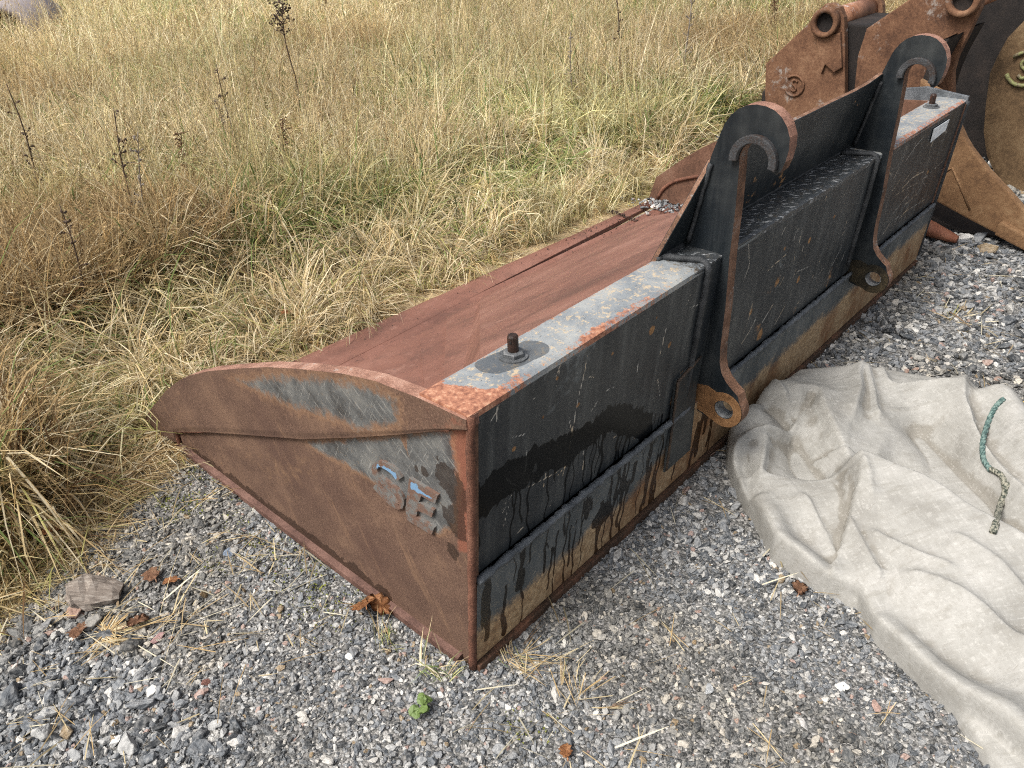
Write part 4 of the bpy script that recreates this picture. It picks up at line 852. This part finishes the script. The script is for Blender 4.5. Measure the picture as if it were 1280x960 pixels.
# crisp crease with its shaded face, running down to the small pocket
Hh += ridge([(978, 505), (1004, 499), (1020, 503), (1026, 520), (1040, 545), (1062, 588)], .060, .10, .024, sharp=1.2)
Hh -= ridge([(940, 500), (955, 508), (975, 516), (995, 535), (1015, 570), (1036, 596)], .050, .03, .06, sharp=1.4)
# main diagonal fold with the hollow behind it
Hh += ridge([(1046, 594), (1075, 598), (1110, 612), (1150, 630), (1200, 660), (1260, 695), (1340, 745)], .085, .030, .20, sharp=1.15)
Hh -= ridge([(1090, 580), (1140, 595), (1190, 612), (1240, 640), (1310, 690)], .070, .12, .035, sharp=1.5)
# rolled front edge with a trough behind
Hh += ridge([(922, 590), (938, 632), (965, 664), (1012, 698), (1055, 730), (1085, 765), (1130, 812), (1190, 858), (1270, 915), (1350, 975)], .055, .040, .045)
Hh -= ridge([(985, 630), (1040, 688), (1100, 745), (1180, 800), (1290, 860)], .035, .09, .06, sharp=1.6)
# bound roll at the right
Hh += ridge([(1205, 475), (1200, 505), (1212, 545), (1245, 590), (1300, 650)], .065, .022, .10)
Hh += ridge([(1235, 495), (1262, 535), (1285, 580), (1330, 650)], .085, .06, .07, sharp=1.7)
Hh -= ridge([(1140, 510), (1175, 548), (1212, 588), (1240, 630)], .062, .08, .06, sharp=1.6)
# facets near the back edge
Hh += ridge([(1077, 456), (1073, 480), (1070, 505), (1064, 535)], .034, .016, .05)
Hh += ridge([(1083, 458), (1088, 485), (1093, 512), (1098, 530)], .018, .012, .015)
Hh += ridge([(1102, 456), (1106, 474), (1114, 487), (1150, 490), (1200, 497)], .030, .018, .045)
Hh += ridge([(1090, 530), (1130, 515), (1180, 520)], .012, .02, .035)
Hh += ridge([(913, 572), (930, 553), (952, 545), (985, 533), (1000, 520)], .036, .030, .018)
Hh += ridge([(962, 546), (958, 566), (950, 590)], .026, .012, .03)
Hh -= ridge([(932, 558), (940, 588), (946, 612)], .026, .018, .018)
Hh += ridge([(1070, 600), (1078, 622), (1086, 645)], .020, .010, .03)
Hh += ridge([(948, 472), (968, 492), (985, 512)], .028, .010, .03)
Hh += ridge([(1055, 650), (1080, 690), (1105, 725)], .014, .008, .03)+ridge([(1080, 668), (1130, 700), (1195, 730)], .014, .008, .03)+ridge([(1000, 610), (1030, 650), (1050, 690)], .012, .008, .04)
Hh += ridge([(1120, 720), (1180, 745), (1260, 790), (1330, 830)], .024, .02, .07)+ridge([(1180, 690), (1230, 720), (1300, 770)], .016, .012, .05)
amp_ = sstep(.0, .09, d2)
def crease(fx, fy, s): n_ = fbm(fx, fy, s, 3); return np.clip(1-np.abs(2*n_-1)*2.6, 0, 1)
Hh = .066+.13*np.tanh((Hh-.066)/.13)
Hh += (.020*np.sin(TX*9+TY*14+4*fbm(TX*3, TY*3, 3))*sstep(.10, .02, d2)*.45 + .004*crease(TX*3.0+TY*3, TY*3-TX*3, 8) + .0018*crease(TX*11+TY*6, TY*7, 2) + .0012*(fbm(TX*40, TY*40, 6, 3)-.5) + .014*(fbm(TX*2.2, TY*2.2, 12)-.5))*amp_
zt = np.maximum(np.maximum(Hh, .02)*e2, .030*e1) + mound(TX, TY)
dU = np.maximum(d1, d2); keep = dU > 0
pad = keep.copy()
for a in (-1, 0, 1):
    for s in (-1, 0, 1): pad |= np.roll(np.roll(keep, s, 0), a, 1)
ux, uy = np.gradient(dU, st); un = np.hypot(ux, uy)+1e-6; mv = np.where(keep, 0, -dU)          # the rim of the cloth is brought onto its outline
gxx, gyy = np.gradient(d2, st); bul = .016*np.sin(np.pi*np.clip(d2/.034, 0, 1))*(d2 > 0)*(d2 < .034)   # the roll bulges over its foot
zt = np.where(keep, zt, mound(TX, TY)-.004)
PX = TX-gxx*bul*.6+ux/un*mv; PY = np.minimum(TY-gyy*bul*.6+uy/un*mv, -.034)
idm = -np.ones(TX.shape, int); idm[pad] = np.arange(pad.sum())
q = grid_faces(*TX.shape); flat = idm.ravel()[q]; flat = flat[(flat >= 0).all(1) & (keep.ravel()[q].sum(1) >= 1)]
Vt = np.stack([PX, PY, zt], -1)[pad]
t = NT('weathered_canvas')
w1 = t.noise(150, 3, .7, t.mapv((1, .12, 1), (0, 0, .75))); w2 = t.noise(150, 3, .7, t.mapv((.12, 1, 1), (0, 0, .75))); weave = t.math('ADD', w1, w2)
a = t.noise(4.5, 6, .68); b = t.noise(28, 5, .75, t.mapv((.5, 2.2, 1), (0, 0, .75))); sp = t.noise(110, 3, .8); hair = t.noise(22, 3, .75, t.mapv((.4, 7, 1), (0, 0, .4)))
c = t.ramp(a, [(.3, (.185, .178, .162)), (.5, (.292, .287, .267)), (.7, (.365, .358, .338))])
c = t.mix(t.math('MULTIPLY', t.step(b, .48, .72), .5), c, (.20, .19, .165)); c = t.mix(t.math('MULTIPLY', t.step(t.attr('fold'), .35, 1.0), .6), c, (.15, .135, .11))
c = t.mix(t.math('MULTIPLY', t.step(weave, 1.02, 1.25), .42), c, (.24, .23, .21)); c = t.mix(t.math('MULTIPLY', t.step(weave, .96, .75), .3), c, (.48, .472, .445))
c = t.mix(t.math('MULTIPLY', t.step(hair, .70, .74), .5), c, (.16, .14, .115)); c = t.mix(t.step(sp, .72, .77), c, (.10, .085, .07))
M_canvas = t.out(c, .92, t.bump(t.math('ADD', t.math('MULTIPLY', weave, .8), b), .3, .0018), spec=.12)
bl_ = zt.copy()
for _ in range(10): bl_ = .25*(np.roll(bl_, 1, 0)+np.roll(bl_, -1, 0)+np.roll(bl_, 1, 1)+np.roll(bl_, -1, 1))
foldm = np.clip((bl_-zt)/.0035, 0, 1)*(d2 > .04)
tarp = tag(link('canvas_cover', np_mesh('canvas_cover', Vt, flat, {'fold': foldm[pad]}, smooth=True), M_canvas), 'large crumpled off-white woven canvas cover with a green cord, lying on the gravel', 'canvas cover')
bv = BVHTree.FromPolygons([tuple(v) for v in Vt], [tuple(f) for f in flat.tolist()])
def hit(px, py):
    d = fwd + (px-640)/CF*CRT - (py-480)/CF*CUP; r_ = bv.ray_cast(Vector(CPOS), Vector(d).normalized())
    return r_[0] if r_[0] else gp(px, py, .12)
def cord(name, pix, mat, rad, dash):
    P = [hit(*p) for p in pix]; P = [Vector(p) for p in spline(P, 40)]; P = [Vector((p.x, p.y, max(p.z, (bv.ray_cast(Vector((p.x, p.y, 1)), Vector((0, 0, -1)))[0] or p).z)+rad*.6)) for p in P]
    bm = bmesh.new()
    for s in (0, 1, 2):                                      # three strands twisted round each other
        pts = []
        for i, p in enumerate(P):
            tg = (P[min(i+1, 39)]-P[max(i-1, 0)]).normalized(); a = tg.orthogonal().normalized(); b_ = tg.cross(a); an = i*.95+s*2.094
            pts.append(p+(a*math.cos(an)+b_*math.sin(an))*rad*.5)
        tube(bm, pts, rad*.62, 6)
    return link(name, bm_mesh(name, bm, True), mat, tarp)
t = NT('green_cord'); M_cord = t.out(t.mix(t.step(t.noise(140, 3, .7), .4, .6), (.035, .075, .07), (.14, .205, .185)), .8)
t = NT('dirty_cord'); M_cord2 = t.out(t.mix(t.step(t.noise(120, 3, .7), .42, .58), (.035, .045, .035), (.26, .25, .20)), .85)
cord('green_cord', [(1254, 500), (1243, 512), (1234, 532), (1228, 555), (1229, 575), (1238, 590)], M_cord, .0070, 1)
cord('dirty_cord', [(1238, 588), (1252, 597), (1255, 612), (1251, 630), (1240, 668)], M_cord2, .0075, 1)

# yellow and black strap peeping out beyond the cover
t = NT('yellow_strap'); stp = t.step(t.math('SINE', t.math('MULTIPLY', t.n('ShaderNodeSeparateXYZ').outputs[0], 1.0)), 2, 3)
M_yel = t.out(t.mix(t.step(t.noise(40, 3), .5, .7), (.50, .34, .06), (.42, .31, .14)), .6)
t = NT('black_band'); M_bk = t.out(t.mix(t.noise(40), (.015, .015, .02), (.04, .04, .045)), .6)
g0 = gp(1278, 512, .05); strap = tag(empty('strap', g0), 'small yellow strap with a black band beside the canvas cover', 'strap')
for nm, off, mt, wv_ in (('webbing', (-.02, .05), M_yel, .045), ('band', (.05, .078), M_bk, .046), ('webbing', (.078, .15), M_yel, .044)):
    bm = bmesh.new(); rows = []
    for i in range(7):
        u = off[0]+(off[1]-off[0])*i/6; c_ = Vector((-u*.35, -u*.9, .03*math.cos(u*9)-.02)); s_ = Vector((.93, -.36, 0))*wv_
        rows.append([bm.verts.new(c_+s_), bm.verts.new(c_-s_), bm.verts.new(c_-s_-Vector((0, 0, .008))), bm.verts.new(c_+s_-Vector((0, 0, .008)))])
    for i in range(6):
        for j in range(4): bm.faces.new((rows[i][j], rows[i][(j+1) % 4], rows[i+1][(j+1) % 4], rows[i+1][j]))
    bm.faces.new(rows[0]); bm.faces.new(rows[-1][::-1]); link(nm, bm_mesh(nm, bm), mt, strap)

# ================================================================== leaves, wood, tufts and weeds
t = NT('dry_leaf'); a = t.noise(60, 4, .7); lc = t.ramp(a, [(.3, (.16, .06, .022)), (.55, (.34, .15, .06)), (.75, (.48, .27, .13))]); M_leaf = t.out(lc, .7, t.bump(a, .4, .003))
t = NT('brown_leaf'); a = t.noise(60, 4, .7); M_leaf2 = t.out(t.ramp(a, [(.3, (.13, .065, .035)), (.55, (.25, .13, .075)), (.75, (.36, .22, .13))]), .75, t.bump(a, .4, .003))
def leaf(name, px, py, size, rz, mat, label, cat='leaf', lob=5, tilt=.25, z0=.012, group=None):
    R = random.Random(int(px*7+py)); p = gp(px, py, 0); o_pts = []; n = 44
    for i in range(n):
        a = 2*math.pi*i/n; u = math.cos(a); wv_ = .55*abs(math.sin(a))**.8; lobe = 1+.22*math.cos(lob*2*a)*abs(math.sin(a)); o_pts.append((u*size*.5, math.copysign(wv_*size*.62*lobe, math.sin(a))))
    bm = bmesh.new(); ct = bm.verts.new((0, 0, size*.02)); inn = [bm.verts.new((x*.55, y*.55, size*.05*math.sin(i*1.1)+size*.05)) for i, (x, y) in enumerate(o_pts)]; ou = [bm.verts.new((x, y, size*(.05*math.sin(i*.45+px)+.22*(abs(y)/size)))) for i, (x, y) in enumerate(o_pts)]
    for i in range(n):
        j = (i+1) % n; bm.faces.new((ct, inn[i], inn[j])); bm.faces.new((inn[i], ou[i], ou[j], inn[j]))
    bmesh.ops.solidify(bm, geom=bm.faces[:], thickness=.0006)
    me = bm_mesh(name, bm, True); o = link(name, me, mat); o.location = (p.x, p.y, gz(p.x, p.y)+z0); o.rotation_euler = (tilt*R.uniform(-1, 1), tilt, rz)
    bm = bmesh.new(); tube(bm, [(-size*.5, 0, size*.03), (-size*.62, .0, size*.06), (-size*.75, size*.05, .0)], .0012, 5); link('stalk', bm_mesh('stalk', bm, True), mat, o)
    return tag(o, label, cat, group)
leaf('oak_leaf', 456, 768, .075, 1.2, M_leaf, 'orange-brown oak leaf under the rusty end plate, the left one of two', tilt=.6, z0=.035)
leaf('oak_leaf', 477, 766, .070, 2.1, M_leaf, 'orange-brown oak leaf under the rusty end plate, the right one of two', tilt=-.5, z0=.03)
leaf('fallen_leaf', 999, 738, .052, .3, M_leaf2, 'single brown leaf lying on gravel in front of the canvas cover', tilt=.2)
leaf('fallen_leaf', 102, 794, .060, 1.0, M_leaf2, 'pale brown leaf on grey stones just below the weathered wood chunk', tilt=.3)
leaf('fallen_leaf', 216, 735, .040, 2.2, M_leaf, 'small orange-brown leaf on gravel right of the wood chunk', tilt=.3)
leaf('fallen_leaf', 78, 686, .065, .6, M_leaf, 'reddish brown leaf lying in the matted straw at the left edge of the gravel', tilt=.2, z0=.05)
leaf('fallen_leaf', 176, 786, .050, .2, M_leaf2, 'tan leaf by the small dead grass tuft below the wood chunk', tilt=.3, z0=.02)
leaf('fallen_leaf', 192, 728, .055, 1.5, M_leaf2, 'dark reddish leaf beside the small orange-brown leaf on the gravel', tilt=.15)
leaf('fallen_leaf', 707, 941, .034, .9, M_leaf, 'tiny orange leaf on gravel near the bottom edge of the photo', tilt=.2)
leaf('fallen_leaf', 362, 408, .055, .4, M_leaf, 'brown leaf in the short grass behind the rusty bucket lip', tilt=.2, z0=.06)
# weathered chunk of wood
t = NT('grey_weathered_wood'); a = t.noise(9, 5, .7, t.mapv((1.5, 14, 14))); M_wood = t.out(t.ramp(a, [(.3, (.075, .06, .05)), (.5, (.18, .15, .125)), (.7, (.31, .28, .245))]), .85, t.bump(a, .6, .006))
bm = bmesh.new(); R = random.Random(5); rows = []
for i in range(8):
    u = i/7; r_ = .040*(1+.25*math.sin(u*5))*(1 if 0 < i < 7 else .75); rows.append([bm.verts.new(((u-.5)*.115+R.uniform(-.006, .006), r_*math.cos(q)*1.0*R.uniform(.85, 1.1), r_*.6*math.sin(q)*R.uniform(.8, 1.15))) for q in [2*math.pi*k/9 for k in range(9)]])
for i in range(7):
    for j in range(9): bm.faces.new((rows[i][j], rows[i][(j+1) % 9], rows[i+1][(j+1) % 9], rows[i+1][j]))
bm.faces.new(rows[0][::-1]); bm.faces.new(rows[-1]); p = gp(124, 752); wc = link('wood_chunk', bm_mesh('wood_chunk', bm), M_wood); wc.location = (p.x, p.y, gz(p.x, p.y)+.022); wc.rotation_euler = (.1, .15, -.75); tag(wc, 'short chunk of grey-brown weathered wood on the stones beside the dry straw', 'wood')
# distinct stones
def big_stone(px, py, sx, sy, sz, rz, colr, label, seed):
    me = stones[seed].copy(); me.materials.clear(); t = NT('stone_surface'); n_ = t.noise(2.2, 5, .65); t.out(t.mix(t.math('MULTIPLY', t.step(n_, .4, .65), .5), colr, tuple(min(1, c_*1.7+.03) for c_ in colr)), .75, t.bump(n_, .4, .1)); me.materials.append(t.m)
    o = bpy.data.objects.new('stone', me); C.objects.link(o); p = gp(px, py); o.location = (p.x, p.y, gz(p.x, p.y)+sz*.5); o.scale = (sx, sy, sz); o.rotation_euler = (.1, -.1, rz); tag(o, label, 'stone')
big_stone(290, 697, .020, .024, .012, .6, (.115, .145, .19), 'flat blue-grey stone on the gravel mound near the tip of the rusty end plate', 1)
big_stone(258, 855, .011, .017, .010, 1.2, (.13, .055, .04), 'small dark red-brown stone among grey gravel at lower left', 2)
big_stone(198, 801, .020, .013, .009, .2, (.25, .15, .145), 'pinkish stone lying among the coarse grey stones at lower left', 3)
big_stone(145, 930, .018, .015, .012, .2, (.62, .61, .58), 'whitish rounded stone among coarse grey gravel at the bottom left', 4)
big_stone(120, 905, .030, .024, .014, .8, (.12, .13, .145), 'largest blue-grey angular stone in the coarse gravel at bottom left', 5)
big_stone(886, 862, .016, .014, .009, .3, (.30, .31, .315), 'pale grey stone in the dark gravel left of the canvas cover foot', 6)
big_stone(1005, 905, .020, .015, .010, .9, (.34, .33, .315), 'big light grey stone near the bottom edge left of the canvas cover', 7)
big_stone(1095, 886, .018, .014, .008, .5, (.30, .20, .165), 'pale pinkish stone on the gravel just left of the canvas cover foot', 8)
# green things
def tuft(px, py, n, hmin, hmax, lean, cols, wts, name, label, cat, seed, width=.003, spread=.03, flat=0):
    me = clump(seed, n, spread, hmin, hmax, lean, .8, width, cols, wts, flat=flat); me.materials.clear(); me.materials.append(M_tuft); p = gp(px, py); o = bpy.data.objects.new(name, me); C.objects.link(o); o.location = (p.x, p.y, gz(p.x, p.y)+.002); return tag(o, label, cat)
tuft(546, 834, 40, .03, .11, .5, ALLC, [1.2, .6, .5, .2, 2.6, 1.6, .2], 'grass_tuft', 'thin green grass tuft growing at the foot of the bucket corner', 'grass tuft', 701, width=.0013, spread=.045)
tuft(492, 800, 26, .03, .09, .5, ALLC, [1.5, .6, .8, .3, 1.6, 1.2, .2], 'grass_tuft', 'sparse greenish tuft under the end plate between oak leaves and bucket corner', 'grass tuft', 702, width=.0012, spread=.04)
tuft(660, 815, 50, .03, .11, .3, ALLC, [2, .8, 2.4, 1.2, .1, .4, 1.0], 'straw_tuft', 'flattened brown straw beside the bottom edge right of the bucket corner', 'straw', 703, width=.0011, spread=.07, flat=1)
tuft(150, 790, 60, .03, .12, .5, ALLC, [3, 1, 1.6, .4, .0, .3, 1.6], 'straw_tuft', 'small dead grass tuft on stones right below the wood chunk', 'straw', 704, width=.0014, spread=.045, flat=1)
tuft(735, 862, 36, .03, .09, .3, ALLC, [1.5, .8, 2.0, 1.2, .2, .4, .8], 'straw_tuft', 'wisp of dark dead grass lying on gravel at bottom centre', 'straw', 705, width=.0011, spread=.07, flat=1)
tuft(1195, 395, 24, .06, .16, .3, ALLC, [2.5, 2.0, 1.4, .8, .1, .4, .5], 'straw_tuft', 'thin straw wisps on the gravel between the canvas cover and the ochre bucket plate', 'straw', 706, width=.0022, spread=.09, flat=1)
tuft(250, 770, 10, .10, .22, .3, ALLC, [3, 2.0, 1, 0, 0, .2, .5], 'straw_tuft', 'a few long pale grass stalks lying across the stones at lower left', 'straw', 707, width=.0013, spread=.15, flat=1)
t = NT('clover_leaf'); M_clov = t.out(t.mix(t.noise(60), (.07, .115, .025), (.125, .185, .05)), .6)
def sprig(px, py, n, size, label, seed):
    R = random.Random(seed); p = gp(px, py); o = empty('clover_plant', (p.x, p.y, gz(p.x, p.y))); tag(o, label, 'plant')
    bms = bmesh.new()
    for i in range(n):
        a = R.uniform(0, 6.28); rr = R.uniform(.2, 1)*size; h = R.uniform(.006, .02); c_ = Vector((rr*math.cos(a), rr*math.sin(a), .012+h)); tube(bms, [(0, 0, 0), (c_.x*.6, c_.y*.6, c_.z*.8), c_], .0009, 5)
        bm = bmesh.new(); s = R.uniform(.007, .011); tl = Euler((R.uniform(-.5, .5), R.uniform(-.5, .5), R.uniform(0, 6))).to_matrix()
        pts = [bm.verts.new(c_+tl @ Vector((s*math.cos(q)*1.15, s*math.sin(q), .15*s*math.cos(2*q)))) for q in [2*math.pi*k/9 for k in range(9)]]; bm.faces.new(pts); bmesh.ops.solidify(bm, geom=bm.faces[:], thickness=.0006)
        link('leaf', bm_mesh('leaf', bm), M_clov, o)
    link('stem', bm_mesh('stem', bms), M_clov, o)
sprig(528, 889, 9, .022, 'bright green clover sprig on gravel below the bucket corner', 1)
# moss on the gravel mound
t = NT('yellow_green_moss'); M_moss = t.out(t.mix(t.noise(90, 3), (.085, .10, .012), (.20, .21, .04)), .95)
V = []; F = []; r = np.random.default_rng(77)
for px, py, rad, n in ((237, 648, .03, 150), (190, 622, .02, 60), (258, 600, .03, 80), (215, 640, .02, 60), (330, 690, .03, 70), (385, 735, .05, 150), (270, 710, .03, 60), (300, 660, .04, 60), (655, 905, .03, 50), (1125, 705, .03, 60), (380, 700, .04, 60), (420, 760, .05, 90)):
    p = gp(px, py)
    for k in range(n):
        x = p.x+r.normal(0, rad); y = p.y+r.normal(0, rad); z = gz(x, y)+.004+abs(r.normal(0, .004)); s = r.uniform(.0018, .0042); a = r.normal(0, 1, (4, 3)); a /= np.linalg.norm(a, axis=1)[:, None]; b0 = len(V); V += [(x+q[0]*s, y+q[1]*s, z+q[2]*s) for q in a]; F += [[b0, b0+1, b0+2], [b0, b0+2, b0+3], [b0, b0+1, b0+3], [b0+1, b0+2, b0+3]]
tag(link('moss', np_mesh('moss', V, F), M_moss), kind='stuff')
# crumbs and grit on the bucket floor
t = NT('dark_crumbs'); M_crumb = t.out(t.mix(t.noise(80), (.02, .012, .010), (.07, .04, .03)), .9)
V = []; F = []
def crumb(p, s):
    a = r.normal(0, 1, (4, 3)); a /= np.linalg.norm(a, axis=1)[:, None]; b0 = len(V); V.extend([tuple(np.array(p)+q*s) for q in a]); F.extend([[b0, b0+1, b0+2], [b0, b0+2, b0+3], [b0, b0+1, b0+3], [b0+1, b0+2, b0+3]])
for k in range(520):
    x = 2.62-abs(r.normal(0, .42)); y = r.uniform(.85, 1.28); crumb((x, y, .016+fz(x, y)), r.uniform(.0025, .006))
for k in range(60):
    x = r.uniform(.4, 2.4); y = r.uniform(.85, 1.28); crumb((x, y, .016+fz(x, y)), r.uniform(.0018, .004))
la, lb = np.array(gp(764, 264, .02)), np.array(gp(832, 292, .02))
for k in range(190):
    u = r.random(); p = la*(1-u)+lb*u; crumb((p[0]+r.normal(0, .008), p[1]+r.normal(0, .008), .018+fz(p[0], p[1])), r.uniform(.004, .008))
tag(link('floor_crumbs', np_mesh('floor_crumbs', V, F), M_crumb), kind='stuff')
n = 200; x = 2.60+r.normal(0, .05, n); y = 1.14+r.normal(0, .09, n); k = (x < 2.67); x, y = x[k], y[k]; n = len(x); s = np.exp(r.normal(math.log(.009), .3, n))
scatter('floor_grit', np.stack([x, y, .024+.012*r.random(n)], 1), r.uniform(-.6, .6, (n, 3)), np.stack([s, s, s*.8], 1), r.integers(0, 14, n), stones, np.ones((n, 3)))

# ---- dead weeds standing out of the grass
t = NT('dead_weed'); a = t.noise(30, 3); M_weed = t.out(t.ramp(a, [(.3, (.030, .020, .014)), (.6, (.075, .048, .032))]), .9)
t = NT('dead_weed_rusty'); a = t.noise(30, 3); M_weed2 = t.out(t.ramp(a, [(.3, (.07, .035, .018)), (.6, (.15, .08, .04))]), .9)
t = NT('dead_weed_grey'); a = t.noise(30, 3); M_weed3 = t.out(t.ramp(a, [(.3, (.09, .075, .06)), (.6, (.20, .17, .14))]), .9)
def weed(bx, by, tx, ty, kind, mat, label, seed):
    """base and tip as photo points; the tip stands above the base, leaning as seen"""
    R = random.Random(seed); b = gp(bx, by, .10); b.z = 0; dist = (b-Vector(CPOS)).length
    dirc = (Vector((b.x, b.y, 0))-Vector((CPOS[0], CPOS[1], 0))).normalized()
    # tip lies in the upright plane through the base square to the line of sight
    d = Vector(fwd+(tx-640)/CF*CRT-(ty-480)/CF*CUP); tt_ = (b-Vector(CPOS)).dot(dirc)/d.dot(dirc); tip = Vector(CPOS)+d*tt_; H = (tip-b).length
    o = empty('dead_weed', b); tag(o, label, 'dead weed'); sid = (tip-b).cross(dirc).normalized()
    P = [Vector(q)-b for q in spline([b, b.lerp(tip, .35)+sid*H*R.uniform(-.03, .03), b.lerp(tip, .7)+sid*H*R.uniform(-.03, .03), tip], 14)]
    bm = bmesh.new(); th = .0032*max(1, dist/3.2); tube(bm, P, lambda i: th*(1.25-.8*i/13), 5); link('stem', bm_mesh('stem', bm, True), mat, o)
    bm = bmesh.new()
    def twig(p, v, r0): tube(bm, [p, p+v*.5+Vector((0, 0, .003)), p+v], lambda i: r0*(1-.3*i), 4)
    def seed_(p, s):
        m_ = bmesh.ops.create_icosphere(bm, subdivisions=1, radius=s, matrix=Matrix.Translation(p) @ Euler((R.random()*3, R.random()*3, 0)).to_matrix().to_4x4() @ Matrix.Diagonal((1, .7, 1.5, 1)))
    if kind == 'umbel':
        for k in range(26):
            u = R.uniform(.72, 1.02); p = P[min(13, int(u*13))]; v = Vector((R.gauss(0, 1), R.gauss(0, 1), R.uniform(.1, 1.2))).normalized()*H*R.uniform(.04, .11); twig(p, v, th*.5)
            for j in range(7): seed_(p+v*R.uniform(.6, 1.1)+Vector((R.gauss(0, 1), R.gauss(0, 1), R.gauss(0, 1)))*H*.012, H*.0062*R.uniform(.6, 1.3))
    elif kind == 'plume':
        for k in range(70):
            u = R.uniform(.45, 1.0); p = P[min(13, int(u*13))].lerp(P[min(13, int(u*13)+1)], R.random()); v = Vector((R.gauss(0, 1), R.gauss(0, 1), R.uniform(-.2, 1.2))).normalized()*H*R.uniform(.03, .09); twig(p, v, th*.45); seed_(p+v, H*.009*R.uniform(.6, 1.3)); seed_(p+v*.6, H*.007)
    else:
        for k in range(16):
            u = R.uniform(.3, .98); p = P[min(13, int(u*13))]; v = Vector((R.gauss(0, 1), R.gauss(0, 1), R.uniform(.2, 1.3))).normalized()*H*R.uniform(.03, .10)*(1.2-u*.6); twig(p, v, th*.5); seed_(p+v, H*.009); seed_(p+v*.7, H*.007)
    tag(link('seed_head', bm_mesh('seed_head', bm), mat, o), kind='stuff')
weed(373, 150, 352, -8, 'umbel', M_weed, 'tall dark dead weed with the biggest branched seed head, at the top left of centre', 1)
weed(361, 232, 353, 150, 'plume', M_weed2, 'short rust-brown dead weed with a dense fluffy spike below the tall seed-headed one', 2)
weed(299, 205, 270, 80, 'sparse', M_weed, 'thin dark dead weed leaning left, just left of the short rust-brown spike', 3)
weed(282, 190, 271, 125, 'plume', M_weed3, 'short greyish dead weed close to the left of a thin leaning dark one', 31)
weed(52, 258, 8, 105, 'sparse', M_weed, 'tall leaning dead weed nearest the left edge of the grass', 4)
weed(174, 306, 142, 135, 'sparse', M_weed, 'slim dark dead weed leaning left in the middle of the left grass area', 5)
weed(186, 318, 172, 165, 'sparse', M_weed3, 'thin grey upright stalk just right of the slim dark leaning weed', 6)
weed(110, 398, 74, 255, 'sparse', M_weed, 'lowest dark dead weed in the tall grass at the left', 7)
weed(238, 245, 226, 165, 'plume', M_weed2, 'small brownish dead weed with ragged leaves right of the slim leaning stalks', 8)
weed(777, 108, 771, -12, 'sparse', M_weed, 'upright dark stalk in the straw grass at top centre', 9)
weed(853, 100, 866, -12, 'sparse', M_weed3, 'thin stalk leaning right in the straw grass near the rusty bucket ear', 10)
weed(972, 60, 968, -2, 'plume', M_weed2, 'reddish brown bushy seed head in the grass left of the rusty pin ear', 11)
weed(716, 140, 713, 40, 'sparse', M_weed3, 'faint dry stalk left of the upright dark stalk at top centre', 12)
weed(407, 20, 404, -40, 'plume', M_weed2, 'small brown seed head at the top edge right of the biggest seed head', 13)
# ---- pale grey hoop half hidden in the far grass at the top left
t = NT('pale_grey_plastic'); M_hoop = t.out(t.mix(t.noise(6, 4), (.17, .145, .15), (.27, .24, .245)), .7)
hb = gp(2, 40, .15); hb.z = .05; ho = tag(empty('pipe_ring', hb), 'pale grey ring-shaped pipe end half hidden in the far grass at top left', 'pipe')
dv = Vector((CRT[0], CRT[1], 0)).normalized(); nv_ = Vector((fwd[0], fwd[1], 0)).normalized()
bm = bmesh.new(); rows = []
for i in range(25):
    a = math.pi*i/24; rows.append([bm.verts.new(dv*math.cos(a)*rr_+Vector((0, 0, math.sin(a)*rr_*.95))+nv_*dd_) for rr_, dd_ in ((.42, 0), (.42, .9), (.33, .9), (.33, 0))])
for i in range(24):
    for j in range(4): bm.faces.new((rows[i][j], rows[i][(j+1) % 4], rows[i+1][(j+1) % 4], rows[i+1][j]))
bm.faces.new(rows[0]); bm.faces.new(rows[-1][::-1]); link('pipe_wall', bm_mesh('pipe_wall', bm, True), M_hoop, ho)
